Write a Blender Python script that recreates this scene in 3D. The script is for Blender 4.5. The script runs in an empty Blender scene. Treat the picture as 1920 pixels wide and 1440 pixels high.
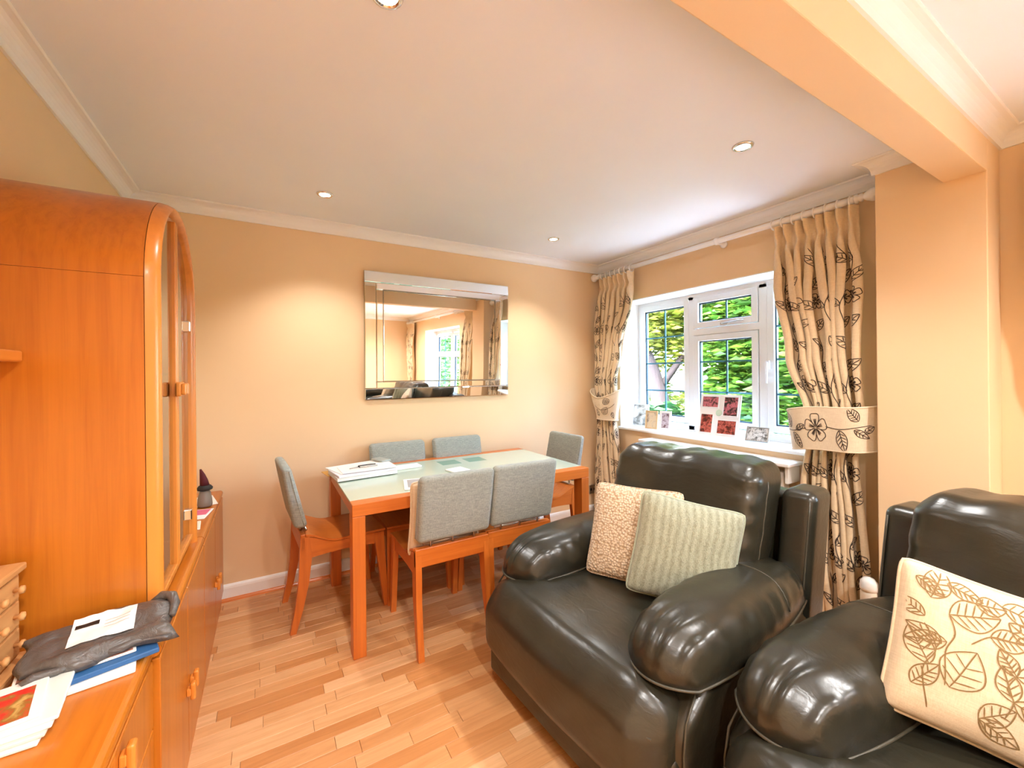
import bpy, bmesh, math, random
from math import sin, cos, pi, radians as R, sqrt, atan2
from mathutils import Vector as V, Matrix as M, noise as N
random.seed(7)
scene = bpy.context.scene
C = scene.collection

# ---------------------------------------------------------------- camera
cam_d = bpy.data.cameras.new('camera'); cam = bpy.data.objects.new('camera', cam_d); C.objects.link(cam)
cam_d.sensor_width = 36; cam_d.lens = 777.87 / 1920 * 36; cam_d.shift_y = -17.7 / 1920; cam_d.clip_start = .05
CAM = V((0, 0, 1.38))
_a, _r = R(30.384), R(-.572)
_fw = V((sin(_a), cos(_a), 0)); _ri = V((cos(_a), -sin(_a), 0)); _up = V((0, 0, 1))
_r2 = _ri * cos(_r) + _up * sin(_r); _u2 = -_ri * sin(_r) + _up * cos(_r)
cam.matrix_world = M(((_r2.x, _u2.x, -_fw.x, CAM.x), (_r2.y, _u2.y, -_fw.y, CAM.y), (_r2.z, _u2.z, -_fw.z, CAM.z), (0, 0, 0, 1)))
scene.camera = cam
scene.cycles.max_bounces = 6; scene.cycles.caustics_reflective = False; scene.cycles.caustics_refractive = False

# ---------------------------------------------------------------- light and exposure
vs = scene.view_settings
vs.view_transform = 'Standard'; vs.look = 'None'; vs.exposure = 1.48; vs.gamma = 1.0; vs.use_curve_mapping = False
SPOT_W, SPOT_COL = 17.5, (1, .985, .97)
w = bpy.data.worlds.new('world'); scene.world = w; w.use_nodes = True
nt = w.node_tree; bg = nt.nodes['Background']
sky = nt.nodes.new('ShaderNodeTexSky'); sky.sky_type = 'NISHITA'; sky.sun_disc = False
sky.sun_elevation = R(48); sky.sun_rotation = R(250); sky.air_density = 1.0; sky.dust_density = 2.5; sky.ozone_density = 1.0
nt.links.new(sky.outputs[0], bg.inputs[0]); bg.inputs[1].default_value = 4.6
sun_d = bpy.data.lights.new('sun', 'SUN'); sun_d.energy = 12.0; sun_d.angle = R(.6); sun_d.color = (1, .97, .92)
sun = bpy.data.objects.new('sun', sun_d); C.objects.link(sun); sun.location = (2, -10, 12)
sun.rotation_euler = V((.10, .74, -.66)).to_track_quat('-Z', 'Y').to_euler()
def portal(name, loc, sy, sz):
    d = bpy.data.lights.new(name, 'AREA'); d.shape = 'RECTANGLE'; d.size = sz; d.size_y = sy; d.cycles.is_portal = True
    o = bpy.data.objects.new(name, d); C.objects.link(o); o.location = loc; o.rotation_euler = (0, R(90), 0)
portal('portal_window', (3.14, 1.97, 1.46), 1.74, 1.16)
portal('portal_garden_door', (3.14, -1.35, 1.05), 1.7, 2.05)

# ---------------------------------------------------------------- room numbers (metres, camera above the origin)
XL, XR, YB, YR, ZC = -.684, 2.84, 3.12, -3.34, 2.435
ZK = 2.365                       # cornice bottom
PX, PY0, PY1, ZBEAM = 2.645, .496, .875, 2.228
BY1 = .63
WX = 3.08                        # inner face of the window frames

# ---------------------------------------------------------------- helpers
def link(o, parent=None):
    C.objects.link(o)
    if parent is not None: o.parent = parent
    return o
def tag(o, label=None, cat=None, group=None, kind=None):
    if label: o['label'] = label
    if cat: o['category'] = cat
    if group: o['group'] = group
    if kind: o['kind'] = kind
    return o
def thing(name, label, cat, loc=(0, 0, 0), rz=0, group=None, kind=None, mat=None):
    o = bpy.data.objects.new(name, None); o.empty_display_size = .05; link(o)
    o.location = loc; o.rotation_euler = (0, 0, rz)
    if mat is not None: o.matrix_world = mat
    return tag(o, label, cat, group, kind)
class MB:
    def __init__(s): s.v = []; s.f = []; s.sm = []
    def add(s, vs, fs, smooth=False, m=None):
        n = len(s.v)
        s.v += [tuple(m @ V(p)) if m is not None else tuple(p) for p in vs]
        s.f += [tuple(i + n for i in f) for f in fs]; s.sm += [smooth] * len(fs)
        return s
    def bm(s, b, smooth=False, m=None):
        b.verts.ensure_lookup_table(); b.verts.index_update()
        s.add([v.co[:] for v in b.verts], [[v.index for v in f.verts] for f in b.faces], smooth, m); b.free(); return s
    def box(s, x0, x1, y0, y1, z0, z1, bev=0, seg=2, m=None):
        b = bmesh.new(); bmesh.ops.create_cube(b, size=1)
        for v in b.verts: v.co = ((x0 + x1) / 2 + v.co.x * (x1 - x0), (y0 + y1) / 2 + v.co.y * (y1 - y0), (z0 + z1) / 2 + v.co.z * (z1 - z0))
        if bev: bmesh.ops.bevel(b, geom=b.edges[:], offset=bev, segments=seg, affect='EDGES', profile=.5)
        return s.bm(b, False, m)
    def tube(s, pts, r, n=8, closed=False, m=None, cap=True):
        pts = [V(p) for p in pts]; k = len(pts); vs = []; fs = []; up = None
        for i, p in enumerate(pts):
            a = pts[(i - 1) % k] if (closed or i) else p; b = pts[(i + 1) % k] if (closed or i < k - 1) else p
            t = (b - a).normalized()
            if up is None: up = V((0, 0, 1)) if abs(t.z) < .9 else V((1, 0, 0))
            x = t.cross(up).normalized(); up = x.cross(t).normalized()
            rr = r[i] if isinstance(r, (list, tuple)) else r
            vs += [p + (x * cos(2 * pi * j / n) + up * sin(2 * pi * j / n)) * rr for j in range(n)]
        for i in range(k if closed else k - 1):
            for j in range(n):
                q = (i + 1) % k
                fs.append((i * n + j, i * n + (j + 1) % n, q * n + (j + 1) % n, q * n + j))
        if not closed and cap: fs += [tuple(range(n))[::-1], tuple((k - 1) * n + j for j in range(n))]
        return s.add(vs, [f[::-1] for f in fs], True, m)
    def lathe(s, prof, n=24, m=None, smooth=True):
        vs = []; fs = []
        for r, z in prof: vs += [(r * cos(2 * pi * j / n), r * sin(2 * pi * j / n), z) for j in range(n)]
        for i in range(len(prof) - 1):
            for j in range(n): fs.append((i * n + j, i * n + (j + 1) % n, (i + 1) * n + (j + 1) % n, (i + 1) * n + j))
        if prof[0][0] > 1e-6: fs.append(tuple(range(n))[::-1])
        if prof[-1][0] > 1e-6: fs.append(tuple((len(prof) - 1) * n + j for j in range(n)))
        return s.add(vs, fs, smooth, m)
    def grid(s, fn, nu, nv, smooth=True, m=None, flip=False):
        vs = [fn(i / nu, j / nv) for j in range(nv + 1) for i in range(nu + 1)]; fs = []
        for j in range(nv):
            for i in range(nu):
                a = j * (nu + 1) + i; f = (a, a + 1, a + nu + 2, a + nu + 1); fs.append(f[::-1] if flip else f)
        return s.add(vs, fs, smooth, m)
    def prism(s, prof, axis, a, b, smooth=False, m=None):
        # closed 2D profile extruded along an axis; profile coords are the other two axes in order
        def P(p, t): return {'x': (t, p[0], p[1]), 'y': (p[0], t, p[1]), 'z': (p[0], p[1], t)}[axis]
        n = len(prof); vs = [P(p, a) for p in prof] + [P(p, b) for p in prof]
        fs = [(i, (i + 1) % n, n + (i + 1) % n, n + i) for i in range(n)] + [tuple(range(n))[::-1], tuple(range(n, 2 * n))]
        return s.add(vs, fs, smooth, m)
    def build(s, name, mat, parent=None, merge=0, fixn=True, auto=None):
        me = bpy.data.meshes.new(name); me.from_pydata(s.v, [], s.f)
        me.polygons.foreach_set('use_smooth', s.sm)
        if merge or fixn:
            b = bmesh.new(); b.from_mesh(me)
            if merge: bmesh.ops.remove_doubles(b, verts=b.verts, dist=merge)
            if fixn: bmesh.ops.recalc_face_normals(b, faces=b.faces)
            b.to_mesh(me); b.free()
        if mat is not None:
            for mm in (mat if isinstance(mat, (list, tuple)) else [mat]): me.materials.append(mm)
        return link(bpy.data.objects.new(name, me), parent)
def bx(name, mat, parent, x0, x1, y0, y1, z0, z1, bev=0, seg=2):
    return MB().box(x0, x1, y0, y1, z0, z1, bev, seg).build(name, mat, parent)
def axis_vals(h, r, k, m):
    e = [h - r + r * math.tan(R(45) * i / k) for i in range(1, k + 1)]
    mid = [-(h - r) + 2 * (h - r) * i / m for i in range(m + 1)]
    return [-x for x in e[::-1]] + mid + e
def rbox(hx, hy, hz, r, k=4, m=(10, 10, 10), fn=None):
    """rounded box centred on the origin, returned as (verts, faces), every vertex passed through fn"""
    ax = [axis_vals(hx, r, k, m[0]), axis_vals(hy, r, k, m[1]), axis_vals(hz, r, k, m[2])]; h = (hx, hy, hz)
    b = bmesh.new()
    for a in range(3):
        u, v_ = (a + 1) % 3, (a + 2) % 3
        for sgn in (-1, 1):
            rows = []
            for q in ax[v_]:
                row = []
                for p in ax[u]:
                    c = [0, 0, 0]; c[a] = sgn * h[a]; c[u] = p; c[v_] = q
                    core = [max(-(h[i] - r), min(h[i] - r, c[i])) for i in range(3)]
                    d = V([c[i] - core[i] for i in range(3)])
                    row.append(b.verts.new(V(core) + d.normalized() * r))
                rows.append(row)
            for j in range(len(rows) - 1):
                for i in range(len(rows[0]) - 1):
                    f = [rows[j][i], rows[j][i + 1], rows[j + 1][i + 1], rows[j + 1][i]]
                    b.faces.new(f if sgn > 0 else f[::-1])
    bmesh.ops.remove_doubles(b, verts=b.verts, dist=1e-5)
    if fn:
        for v in b.verts: v.co = fn(v.co.copy())
    return b
def rb(name, mat, parent, c, hx, hy, hz, r, fn=None, k=4, m=(10, 10, 10), mtx=None):
    mb = MB(); b = rbox(hx, hy, hz, r, k, m, fn)
    return mb.bm(b, True, M.Translation(c) @ (mtx or M())).build(name, mat, parent)
def copy_tree(o, parent=None):
    c = o.copy(); C.objects.link(c); c.parent = parent
    for ch in o.children: copy_tree(ch, c)
    return c
def lerp(a, b, t): return a + (b - a) * t
def ss(a, b, x):
    t = max(0, min(1, (x - a) / (b - a))); return t * t * (3 - 2 * t)
def interp(tab, t):
    for (a, x), (b, y) in zip(tab, tab[1:]):
        if t <= b: return lerp(x, y, ss(0, 1, (t - a) / (b - a)))
    return tab[-1][1]
def sweep(prof, path, closed=False, side=1):
    """mitred sweep of a (distance from wall, z) profile along wall corners; side = which side of the path the room is on"""
    n = len(path); mb = MB(); rings = []
    for i in range(n):
        p = V(path[i]); dirs = []
        if closed or i: dirs.append((p - V(path[(i - 1) % n])).normalized())
        if closed or i < n - 1: dirs.append((V(path[(i + 1) % n]) - p).normalized())
        ns = [V((-d.y, d.x)) * side for d in dirs]
        mt = ns[0] if len(ns) == 1 else (ns[0] + ns[1]) / (1 + ns[0].dot(ns[1]))
        rings.append([(p.x + mt.x * d, p.y + mt.y * d, z) for d, z in prof])
    k = len(prof); vs = [q for r_ in rings for q in r_]; fs = []
    for i in range(n if closed else n - 1):
        j = (i + 1) % n
        for a in range(k): fs.append((i * k + a, i * k + (a + 1) % k, j * k + (a + 1) % k, j * k + a))
    if not closed: fs += [tuple(range(k)), tuple((n - 1) * k + a for a in range(k))[::-1]]
    return mb.add(vs, fs)

# ---------------------------------------------------------------- materials
def lin(r, g, b):
    f = lambda c: (c / 255 / 12.92) if c <= 10 else ((c / 255 + .055) / 1.055) ** 2.4
    return (f(r), f(g), f(b), 1)
class Mat:
    def __init__(s, name, col=(.8, .8, .8, 1), rough=.5, metal=0, spec=.5, coat=0, sheen=0):
        s.m = bpy.data.materials.new(name); s.m.use_nodes = True; s.t = s.m.node_tree; s.b = s.t.nodes['Principled BSDF']
        s.set('Base Color', col); s.set('Roughness', rough); s.set('Metallic', metal); s.set('Specular IOR Level', spec)
        if coat: s.set('Coat Weight', coat); s.set('Coat Roughness', .15)
        if sheen: s.set('Sheen Weight', sheen)
    def set(s, k, v): s.b.inputs[k].default_value = v
    def n(s, typ, **kw):
        nd = s.t.nodes.new('ShaderNode' + typ)
        for k, v in kw.items():
            if k in nd.inputs: nd.inputs[k].default_value = v
            else: setattr(nd, k, v)
        return nd
    def l(s, a, b): s.t.links.new(a, b)
    def coord(s, scale=(1, 1, 1), src='Object', rand=False):
        tc = s.n('TexCoord'); mp = s.n('Mapping'); mp.inputs['Scale'].default_value = scale
        out = tc.outputs[src]
        if rand:
            oi = s.n('ObjectInfo'); ml = s.n('Math', operation='MULTIPLY'); ml.inputs[1].default_value = 37.0; s.l(oi.outputs['Random'], ml.inputs[0])
            ad = s.n('VectorMath', operation='ADD'); s.l(out, ad.inputs[0]); s.l(ml.outputs[0], ad.inputs[1]); out = ad.outputs[0]
        s.l(out, mp.inputs[0]); return mp.outputs[0]
    def noise(s, vec, scale, detail=3, rough=.55, dist=0):
        nd = s.n('TexNoise'); nd.inputs['Scale'].default_value = scale; nd.inputs['Detail'].default_value = detail
        nd.inputs['Roughness'].default_value = rough; nd.inputs['Distortion'].default_value = dist
        if vec is not None: s.l(vec, nd.inputs['Vector'])
        return nd.outputs['Fac']
    def ramp(s, fac, stops):
        nd = s.n('ValToRGB'); e = nd.color_ramp.elements
        while len(e) < len(stops): e.new(.5)
        for q, (p, c) in zip(e, stops): q.position = p; q.color = c
        s.l(fac, nd.inputs[0]); return nd.outputs[0]
    def base(s, out): s.l(out, s.b.inputs['Base Color'])
    def bump(s, h, strength=.2, dist=.005):
        nd = s.n('Bump'); nd.inputs['Strength'].default_value = strength; nd.inputs['Distance'].default_value = dist
        s.l(h, nd.inputs['Height'])
        if s.b.inputs['Normal'].is_linked: s.l(s.b.inputs['Normal'].links[0].from_socket, nd.inputs['Normal'])
        s.l(nd.outputs[0], s.b.inputs['Normal']); return s
def paint(name, c, rough=.6, var=.03):
    m = Mat(name, c, rough, spec=.3); f = m.noise(m.coord(), 2.5, 1)
    d = tuple(x * (1 - var) for x in c[:3]) + (1,); m.base(m.ramp(f, [(.35, d), (.65, c)]))
    return m.m
def wood(name, c1, c2, axis='z', rough=.35, scale=1.0, coat=.25, rand=False, c3=None):
    m = Mat(name, c1, rough, coat=coat); s = {'x': (1.6, 42, 42), 'y': (42, 1.6, 42), 'z': (42, 42, 1.6)}[axis]
    s = tuple(q * scale for q in s)
    v = m.coord(s, rand=rand); f = m.noise(v, 1.0, 3, .65, .4)
    f2 = m.noise(m.coord(tuple(q * .12 for q in s), rand=rand), 1.0, 2, .5, .8)
    mx = m.n('Mix', data_type='FLOAT'); mx.inputs['Factor'].default_value = .45; m.l(f, mx.inputs[2]); m.l(f2, mx.inputs[3])
    m.base(m.ramp(mx.outputs[0], [(.3, c2), (.52, c1), (.75, c3 or tuple(min(1, q * 1.15) for q in c1[:3]) + (1,))]))
    return m.m
def glassy(name, tint=(1, 1, 1, 1), ior=1.45, rough=0.0, extra=0.0):
    m = Mat(name); t = m.t; out = t.nodes['Material Output']
    tr = m.n('BsdfTransparent'); tr.inputs[0].default_value = tint
    gl = m.n('BsdfGlossy'); gl.inputs['Roughness'].default_value = rough
    fr = m.n('Fresnel'); fr.inputs[0].default_value = ior; mx = m.n('MixShader')
    fac = fr.outputs[0]
    if extra:
        ad = m.n('Math', operation='ADD'); ad.inputs[1].default_value = extra; ad.use_clamp = True; m.l(fac, ad.inputs[0]); fac = ad.outputs[0]
    # the inner face of the pane adds no second mirror image
    ge = m.n('NewGeometry'); fs_ = m.n('Math', operation='SUBTRACT'); fs_.inputs[0].default_value = 1; m.l(ge.outputs['Backfacing'], fs_.inputs[1])
    ml = m.n('Math', operation='MULTIPLY'); m.l(fac, ml.inputs[0]); m.l(fs_.outputs[0], ml.inputs[1]); fac = ml.outputs[0]
    m.l(fac, mx.inputs[0]); m.l(tr.outputs[0], mx.inputs[1]); m.l(gl.outputs[0], mx.inputs[2]); m.l(mx.outputs[0], out.inputs[0]); return m.m

WALL = paint('wall_paint', lin(240, 208, 166))
CEIL = paint('ceiling_paint', (.88, .91, .95, 1), .7, .015)
TRIM = Mat('white_gloss', lin(243, 241, 238), .3).m
UPVC = Mat('window_white', lin(240, 241, 243), .25).m
REVEAL = paint('reveal_white', lin(246, 244, 240), .5, .01)
CAB = {a: wood('cabinet_veneer_' + a, lin(198, 114, 30), lin(176, 92, 18), a, .3, 1.2, .2) for a in 'xyz'}
CABE = wood('cabinet_edge', lin(222, 136, 52), lin(202, 114, 34), 'z', .3, .8, .3)
CABEY = wood('cabinet_edge_long', lin(222, 136, 52), lin(202, 114, 34), 'y', .3, .8, .3)
DARKGAP = Mat('cabinet_shadow_gap', lin(96, 50, 18), .7).m
TW = {a: wood('cherry_wood_' + a, lin(206, 112, 40), lin(184, 90, 26), a, .35, 1.0, .15) for a in 'xyz'}
PINE = wood('old_pine', lin(206, 150, 92), lin(160, 104, 54), 'y', .6, .5, 0)
CHROME = Mat('chrome', (.8, .8, .8, 1), .12, 1).m
STEEL = Mat('brushed_steel', (.55, .54, .52, 1), .3, 1).m
BRASS = Mat('worn_brass', lin(200, 180, 130), .3, 1).m
BLACK = Mat('black_plastic', (.012, .012, .012, 1), .35).m
MIRROR = Mat('mirror_glass', (.93, .94, .93, 1), .0, 1).m
MIRROR_EDGE = Mat('mirror_edge', (.42, .42, .38, 1), .12, 1).m
PAPER = Mat('white_paper', lin(244, 240, 236), .7).m
PAPER2 = Mat('cream_paper', lin(236, 226, 208), .7).m
def fabric(name, c1, c2, sc=420, st=.35, sheen=.2, rough=.9):
    m = Mat(name, c1, rough, spec=.2, sheen=sheen)
    a = m.noise(m.coord((1, 1, .08)), sc, 2); b = m.noise(m.coord((.08, .08, 1)), sc, 2)
    mx = m.n('Mix', data_type='FLOAT'); mx.inputs['Factor'].default_value = .5; m.l(a, mx.inputs[2]); m.l(b, mx.inputs[3])
    m.base(m.ramp(mx.outputs[0], [(.38, c2), (.62, c1)])); m.bump(mx.outputs[0], st, .002); return m.m
CHAIRFAB = fabric('grey_blue_weave', lin(166, 168, 158), lin(132, 137, 130))
CURT = fabric('cream_linen', lin(236, 212, 176), lin(222, 196, 158), 500, .12)
CURTBAND = fabric('cream_band', lin(240, 222, 194), lin(228, 208, 178), 500, .12)
INK = Mat('dark_print', lin(62, 48, 40), .85).m
INK2 = Mat('brown_print', lin(132, 104, 62), .85).m
def leather():
    m = Mat('dark_green_leather', lin(58, 55, 45), .29, spec=.6)
    f = m.noise(m.coord(), 5, 3); m.base(m.ramp(f, [(.35, lin(38, 37, 29)), (.7, lin(52, 49, 38))]))
    m.bump(m.noise(m.coord((1, .45, 1)), 26, 3, .5, 1.6), .16, .006)
    m.bump(m.noise(m.coord(), 210, 2), .05, .001)
    return m.m
LEATHER = leather()
SEAM = Mat('leather_piping', lin(74, 70, 58), .4).m

# ---------------------------------------------------------------- floor: laminate strips running along X
def plank_mat(name, island):
    m = Mat(name, rough=.33, spec=.45)
    if island: g = m.n('NewGeometry'); rnd = g.outputs['Random Per Island']
    else: g = m.n('ObjectInfo'); rnd = g.outputs['Random']
    off = m.n('VectorMath', operation='SCALE'); off.inputs['Scale'].default_value = 60; cmb = m.n('CombineXYZ'); m.l(rnd, cmb.inputs[0]); m.l(rnd, cmb.inputs[1]); m.l(cmb.outputs[0], off.inputs[0])
    tc = m.n('TexCoord'); ad = m.n('VectorMath', operation='ADD'); m.l(tc.outputs['Object'], ad.inputs[0]); m.l(off.outputs[0], ad.inputs[1])
    mp = m.n('Mapping'); mp.inputs['Scale'].default_value = (3.2, 46, 1); m.l(ad.outputs[0], mp.inputs[0])
    f = m.noise(mp.outputs[0], 1, 3, .6, .9)
    tone = m.ramp(rnd, [(0, lin(202, 138, 82)), (.3, lin(216, 158, 104)), (.65, lin(222, 168, 116)), (1, lin(230, 182, 134))])
    gr = m.ramp(f, [(.3, (.80, .72, .62, 1)), (.6, (1, 1, 1, 1))])
    mx = m.n('Mix', data_type='RGBA', blend_type='MULTIPLY'); mx.inputs['Factor'].default_value = .75; m.l(tone, mx.inputs[6]); m.l(gr, mx.inputs[7])
    m.base(mx.outputs[2]); return m.m
PL_O, PL_I = plank_mat('laminate_strip', False), plank_mat('laminate_strip_far', True)
floor = bx('floor', Mat('floor_underlay', lin(120, 78, 44), .8).m, None, XL - .3, XR + .3, YR - .3, YB + .3, -.12, -.006)
tag(floor, 'orange beech laminate floor of narrow strips running parallel to the mirror wall', 'floor', kind='structure')
def pix(p):
    d = V(p) - CAM; z = d.dot(_fw)
    if z < .1: return None
    return (960 + 777.87 * d.dot(_r2) / z, 702.3 - 777.87 * d.dot(_u2) / z)
def strip_mesh(L, Wd):
    return MB().box(-L / 2 + .0005, L / 2 - .0005, -Wd / 2 + .0004, Wd / 2 - .0004, -.006, 0, .0009, 1)
PW = .0635; LENS = (.2, .27, .34, .41, .48); rng = random.Random(3)
vis, rest = [], []
j = 0; y = YB - PW / 2
while y > YR:
    x = XL - rng.random() * .4
    while x < XR:
        L = rng.choice(LENS); cx = x + L / 2; x += L
        q = [pix((cx + a * L / 2, y + b * PW / 2, 0)) for a in (-1, 1) for b in (-1, 1)]
        hid = (cx > 1.0 and y < 1.72) or cx < -.25 - L / 2 or (cx > 1.5 and y < 2.0)
        area = 0
        if all(q) and not hid and any(0 < p[0] < 1920 and 0 < p[1] < 1440 for p in q):
            area = (max(p[0] for p in q) - min(p[0] for p in q)) * (max(p[1] for p in q) - min(p[1] for p in q))
        (vis if area > 0 else rest).append((area, cx, y, L))
    y -= PW; j += 1
vis.sort(reverse=True); rest += vis[290:]; vis = vis[:290]
pm = {}
for a_, cx, y, L in vis:
    if L not in pm: o = strip_mesh(L, PW).build('plank', PL_O, floor); pm[L] = o.data
    else: o = link(bpy.data.objects.new('plank', pm[L]), floor)
    o.location = (cx, y, 0)
mb = MB()
for a_, cx, y, L in rest:
    mb.box(cx - L / 2 + .0005, cx + L / 2 - .0005, y - PW / 2 + .0004, y + PW / 2 - .0004, -.006, 0)
tag(mb.build('plank_field', PL_I, floor), kind='stuff')

# ---------------------------------------------------------------- walls, ceiling, beam
def struct(o, label, cat='wall'): return tag(o, label, cat, kind='structure')
T = .3
struct(bx('wall_back', WALL, None, XL - T, XR + T, YB, YB + T, -.12, ZC + .15), 'cream wall behind the dining table carrying the mirror')
struct(bx('wall_left', WALL, None, XL - T, XL, YR - T, YB, -.12, ZC + .15), 'cream wall behind the wooden wall units')
struct(bx('wall_rear', WALL, None, XL, XR, YR - T, YR, -.12, ZC + .15), 'cream rear wall seen only in the mirror')
W1 = (1.10, 2.84, .875, 2.04)          # window opening y0 y1 z0 z1
W2 = (-2.25, -.45, .0, 2.09)           # garden door opening
mb = MB()
for y0, y1, op in ((PY0 + .0, YB, W1), (YR - T, PY0, W2)):
    mb.box(XR, XR + T, y0, op[0], -.12, ZC + .15); mb.box(XR, XR + T, op[1], y1, -.12, ZC + .15)
    mb.box(XR, XR + T, op[0], op[1], op[3], ZC + .15); mb.box(XR, XR + T, op[0], op[1], -.12, op[2])
struct(mb.build('wall_right', WALL), 'cream wall with the window over the radiator')
struct(bx('wall_pier', WALL, None, PX, XR, PY0, PY1, -.006, ZC, .004), 'cream pier standing out beside the right curtain')
struct(bx('ceiling', CEIL, None, XL - T, XR + T, YR - T, YB + T, ZC, ZC + .3), 'smooth white ceiling with recessed lights', 'ceiling')
struct(bx('ceiling_beam', WALL, None, XL, PX, PY0, BY1, ZBEAM, ZC, .004), 'cream boxed beam crossing the ceiling to the pier', 'beam')
ch = ZC - ZK; pj = .07
corn = [(0, ZK), (.010, ZK), (.012, ZK + .010)] + [(.012 + (pj - .022) * (1 - cos(a)), ZK + .010 + (ch - .018) * sin(a)) for a in [R(90) * i / 6 for i in range(1, 7)]] + [(pj - .004, ZC - .008), (pj, ZC - .004), (pj, ZC), (0, ZC)]
struct(sweep(corn, [(XL, BY1), (XL, YB), (XR, YB), (XR, PY1), (PX, PY1), (PX, BY1)], side=-1).build('trim_1', TRIM), 'white coved cornice around the dining end', 'cornice')
struct(sweep(corn, [(XL, PY0), (XR, PY0), (XR, YR), (XL, YR)], True, side=-1).build('trim_2', TRIM), 'white coved cornice beyond the beam', 'cornice')
bsk = [(0, 0), (.016, 0), (.016, .075), (.013, .088), (.006, .096), (0, .098)]
for nm, path, lb in (('baseboard_back', [(XL, YB), (XR, YB)], 'white skirting board under the mirror wall'), ('baseboard_right', [(XR, YB), (XR, PY1), (PX, PY1), (PX, PY0), (XR, PY0), (XR, W2[1])], 'white skirting board under the window wall'), ('baseboard_left', [(XL, YR), (XL, YB)], 'white skirting board behind the wall units'), ('baseboard_rear', [(XR, YR), (XL, YR)], 'white skirting board of the rear wall')):
    struct(sweep(bsk, path, side=-1).build(nm, TRIM), lb, 'skirting')
quad = [(.016, 0), (.034, 0), (.031, .010), (.024, .016), (.016, .018)]
struct(sweep(quad, [(XL + .03, YB), (XR - .02, YB)], side=-1).build('trim_3', TW['x']), 'thin wooden beading along the foot of the back skirting', 'beading')

# ---------------------------------------------------------------- window over the radiator
GLASS = glassy('window_glass', (.97, 1, .99, 1), 1.35)
LEAD = Mat('glazing_bar_blue_grey', lin(70, 128, 150), .4, .2).m
GASKET = Mat('dark_gasket', lin(38, 58, 72), .5).m
def rect_frame(mb, y0, y1, z0, z1, wd, x0, x1, bev=.004):
    mb.box(x0, x1, y0, y0 + wd, z0, z1, bev); mb.box(x0, x1, y1 - wd, y1, z0, z1, bev)
    mb.box(x0, x1, y0 + wd - .004, y1 - wd + .004, z0, z0 + wd, bev); mb.box(x0, x1, y0 + wd - .004, y1 - wd + .004, z1 - wd, z1, bev)
def sash(win, gy0, gy1, gz0, gz1, vb, hb, wd=.048, x=WX):
    mb = MB(); rect_frame(mb, gy0 - wd, gy1 + wd, gz0 - wd, gz1 + wd, wd, x, x + .06); s = mb.build('sash', UPVC, win)
    mb = MB(); rect_frame(mb, gy0 - .002, gy1 + .002, gz0 - .002, gz1 + .002, .011, x + .018, x + .04, 0); mb.build('gasket', GASKET, s)
    bx('pane', GLASS, s, x + .028, x + .032, gy0, gy1, gz0, gz1)
    for yb in vb: bx('glazing_bar', LEAD, s, x + .020, x + .027, yb - .0065, yb + .0065, gz0, gz1)
    for zb in hb: bx('glazing_bar', LEAD, s, x + .020, x + .027, gy0, gy1, zb - .0065, zb + .0065)
    return s
win = thing('window_1', 'white framed window with leaded panes over the radiator', 'window', kind='structure')
mb = MB(); rect_frame(mb, W1[0], W1[1], W1[2] + .01, W1[3], .05, WX + .005, WX + .07)
for yc in (2.262, 1.668): mb.box(WX + .005, WX + .07, yc - .03, yc + .03, W1[2] + .02, W1[3] - .02, .004)
mb.box(WX + .005, WX + .07, 1.69, 2.24, 1.69, 1.745, .004)
mb.build('frame', UPVC, win)
HB = [1.38 + (z - 1.38) * 1.0476 for z in (1.69, 1.465, 1.228)]
sash(win, 2.328, 2.762, .997, 1.956, [2.539], HB)
sash(win, 1.750, 2.190, .997, 1.640, [1.955], HB[1:])
vent = sash(win, 1.750, 2.190, 1.797, 1.956, [1.955], [])
rs = sash(win, 1.165, 1.590, .997, 1.956, [1.378], HB)
MB().box(WX - .02, WX, 1.615, 1.64, 1.40, 1.46, .004).tube([(WX - .028, 1.628, 1.45), (WX - .03, 1.628, 1.36), (WX - .026, 1.63, 1.30)], .008).build('handle', UPVC, win)
MB().box(WX - .012, WX, 1.93, 1.99, 1.752, 1.775, .003).tube([(WX - .02, 1.97, 1.764), (WX - .022, 1.86, 1.772), (WX - .016, 1.80, 1.775)], .006).build('stay_handle', STEEL, win)
MB().box(XR - .03, WX + .02, W1[0] - .03, W1[1] + .02, .865, .888, .008, 3).build('sill', TRIM, win)
mb = MB()
mb.box(XR - .001, WX + .01, W1[1] - .004, W1[1] + .002, .888, W1[3]); mb.box(XR - .001, WX + .01, W1[0] - .002, W1[0] + .004, .888, W1[3]); mb.box(XR - .002, WX + .01, W1[0], W1[1], W1[3] - .004, W1[3] + .003)
mb.build('reveal', REVEAL, win)
# garden door beyond the beam (seen in the mirror)
win2 = thing('window_2', 'white framed glazed garden doors reflected in the mirror', 'window', kind='structure')
mb = MB(); rect_frame(mb, W2[0], W2[1], W2[2], W2[3], .06, WX + .005, WX + .07); mb.box(WX + .005, WX + .07, -1.38, -1.32, .05, 2.05, .004); mb.build('frame', UPVC, win2)
for a, b in ((-2.14, -1.44), (-1.26, -.56)):
    sash(win2, a, b, .15, 1.55, [(a + b) / 2], [.62, 1.08], .055); sash(win2, a, b, 1.66, 1.96, [(a + b) / 2], [], .055)
mb = MB(); mb.box(XR - .001, WX + .01, W2[1] - .004, W2[1] + .002, 0, W2[3]); mb.box(XR - .001, WX + .01, W2[0] - .002, W2[0] + .004, 0, W2[3]); mb.box(XR - .002, WX + .01, W2[0], W2[1], W2[3] - .004, W2[3] + .003)
mb.build('reveal', REVEAL, win2)

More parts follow.
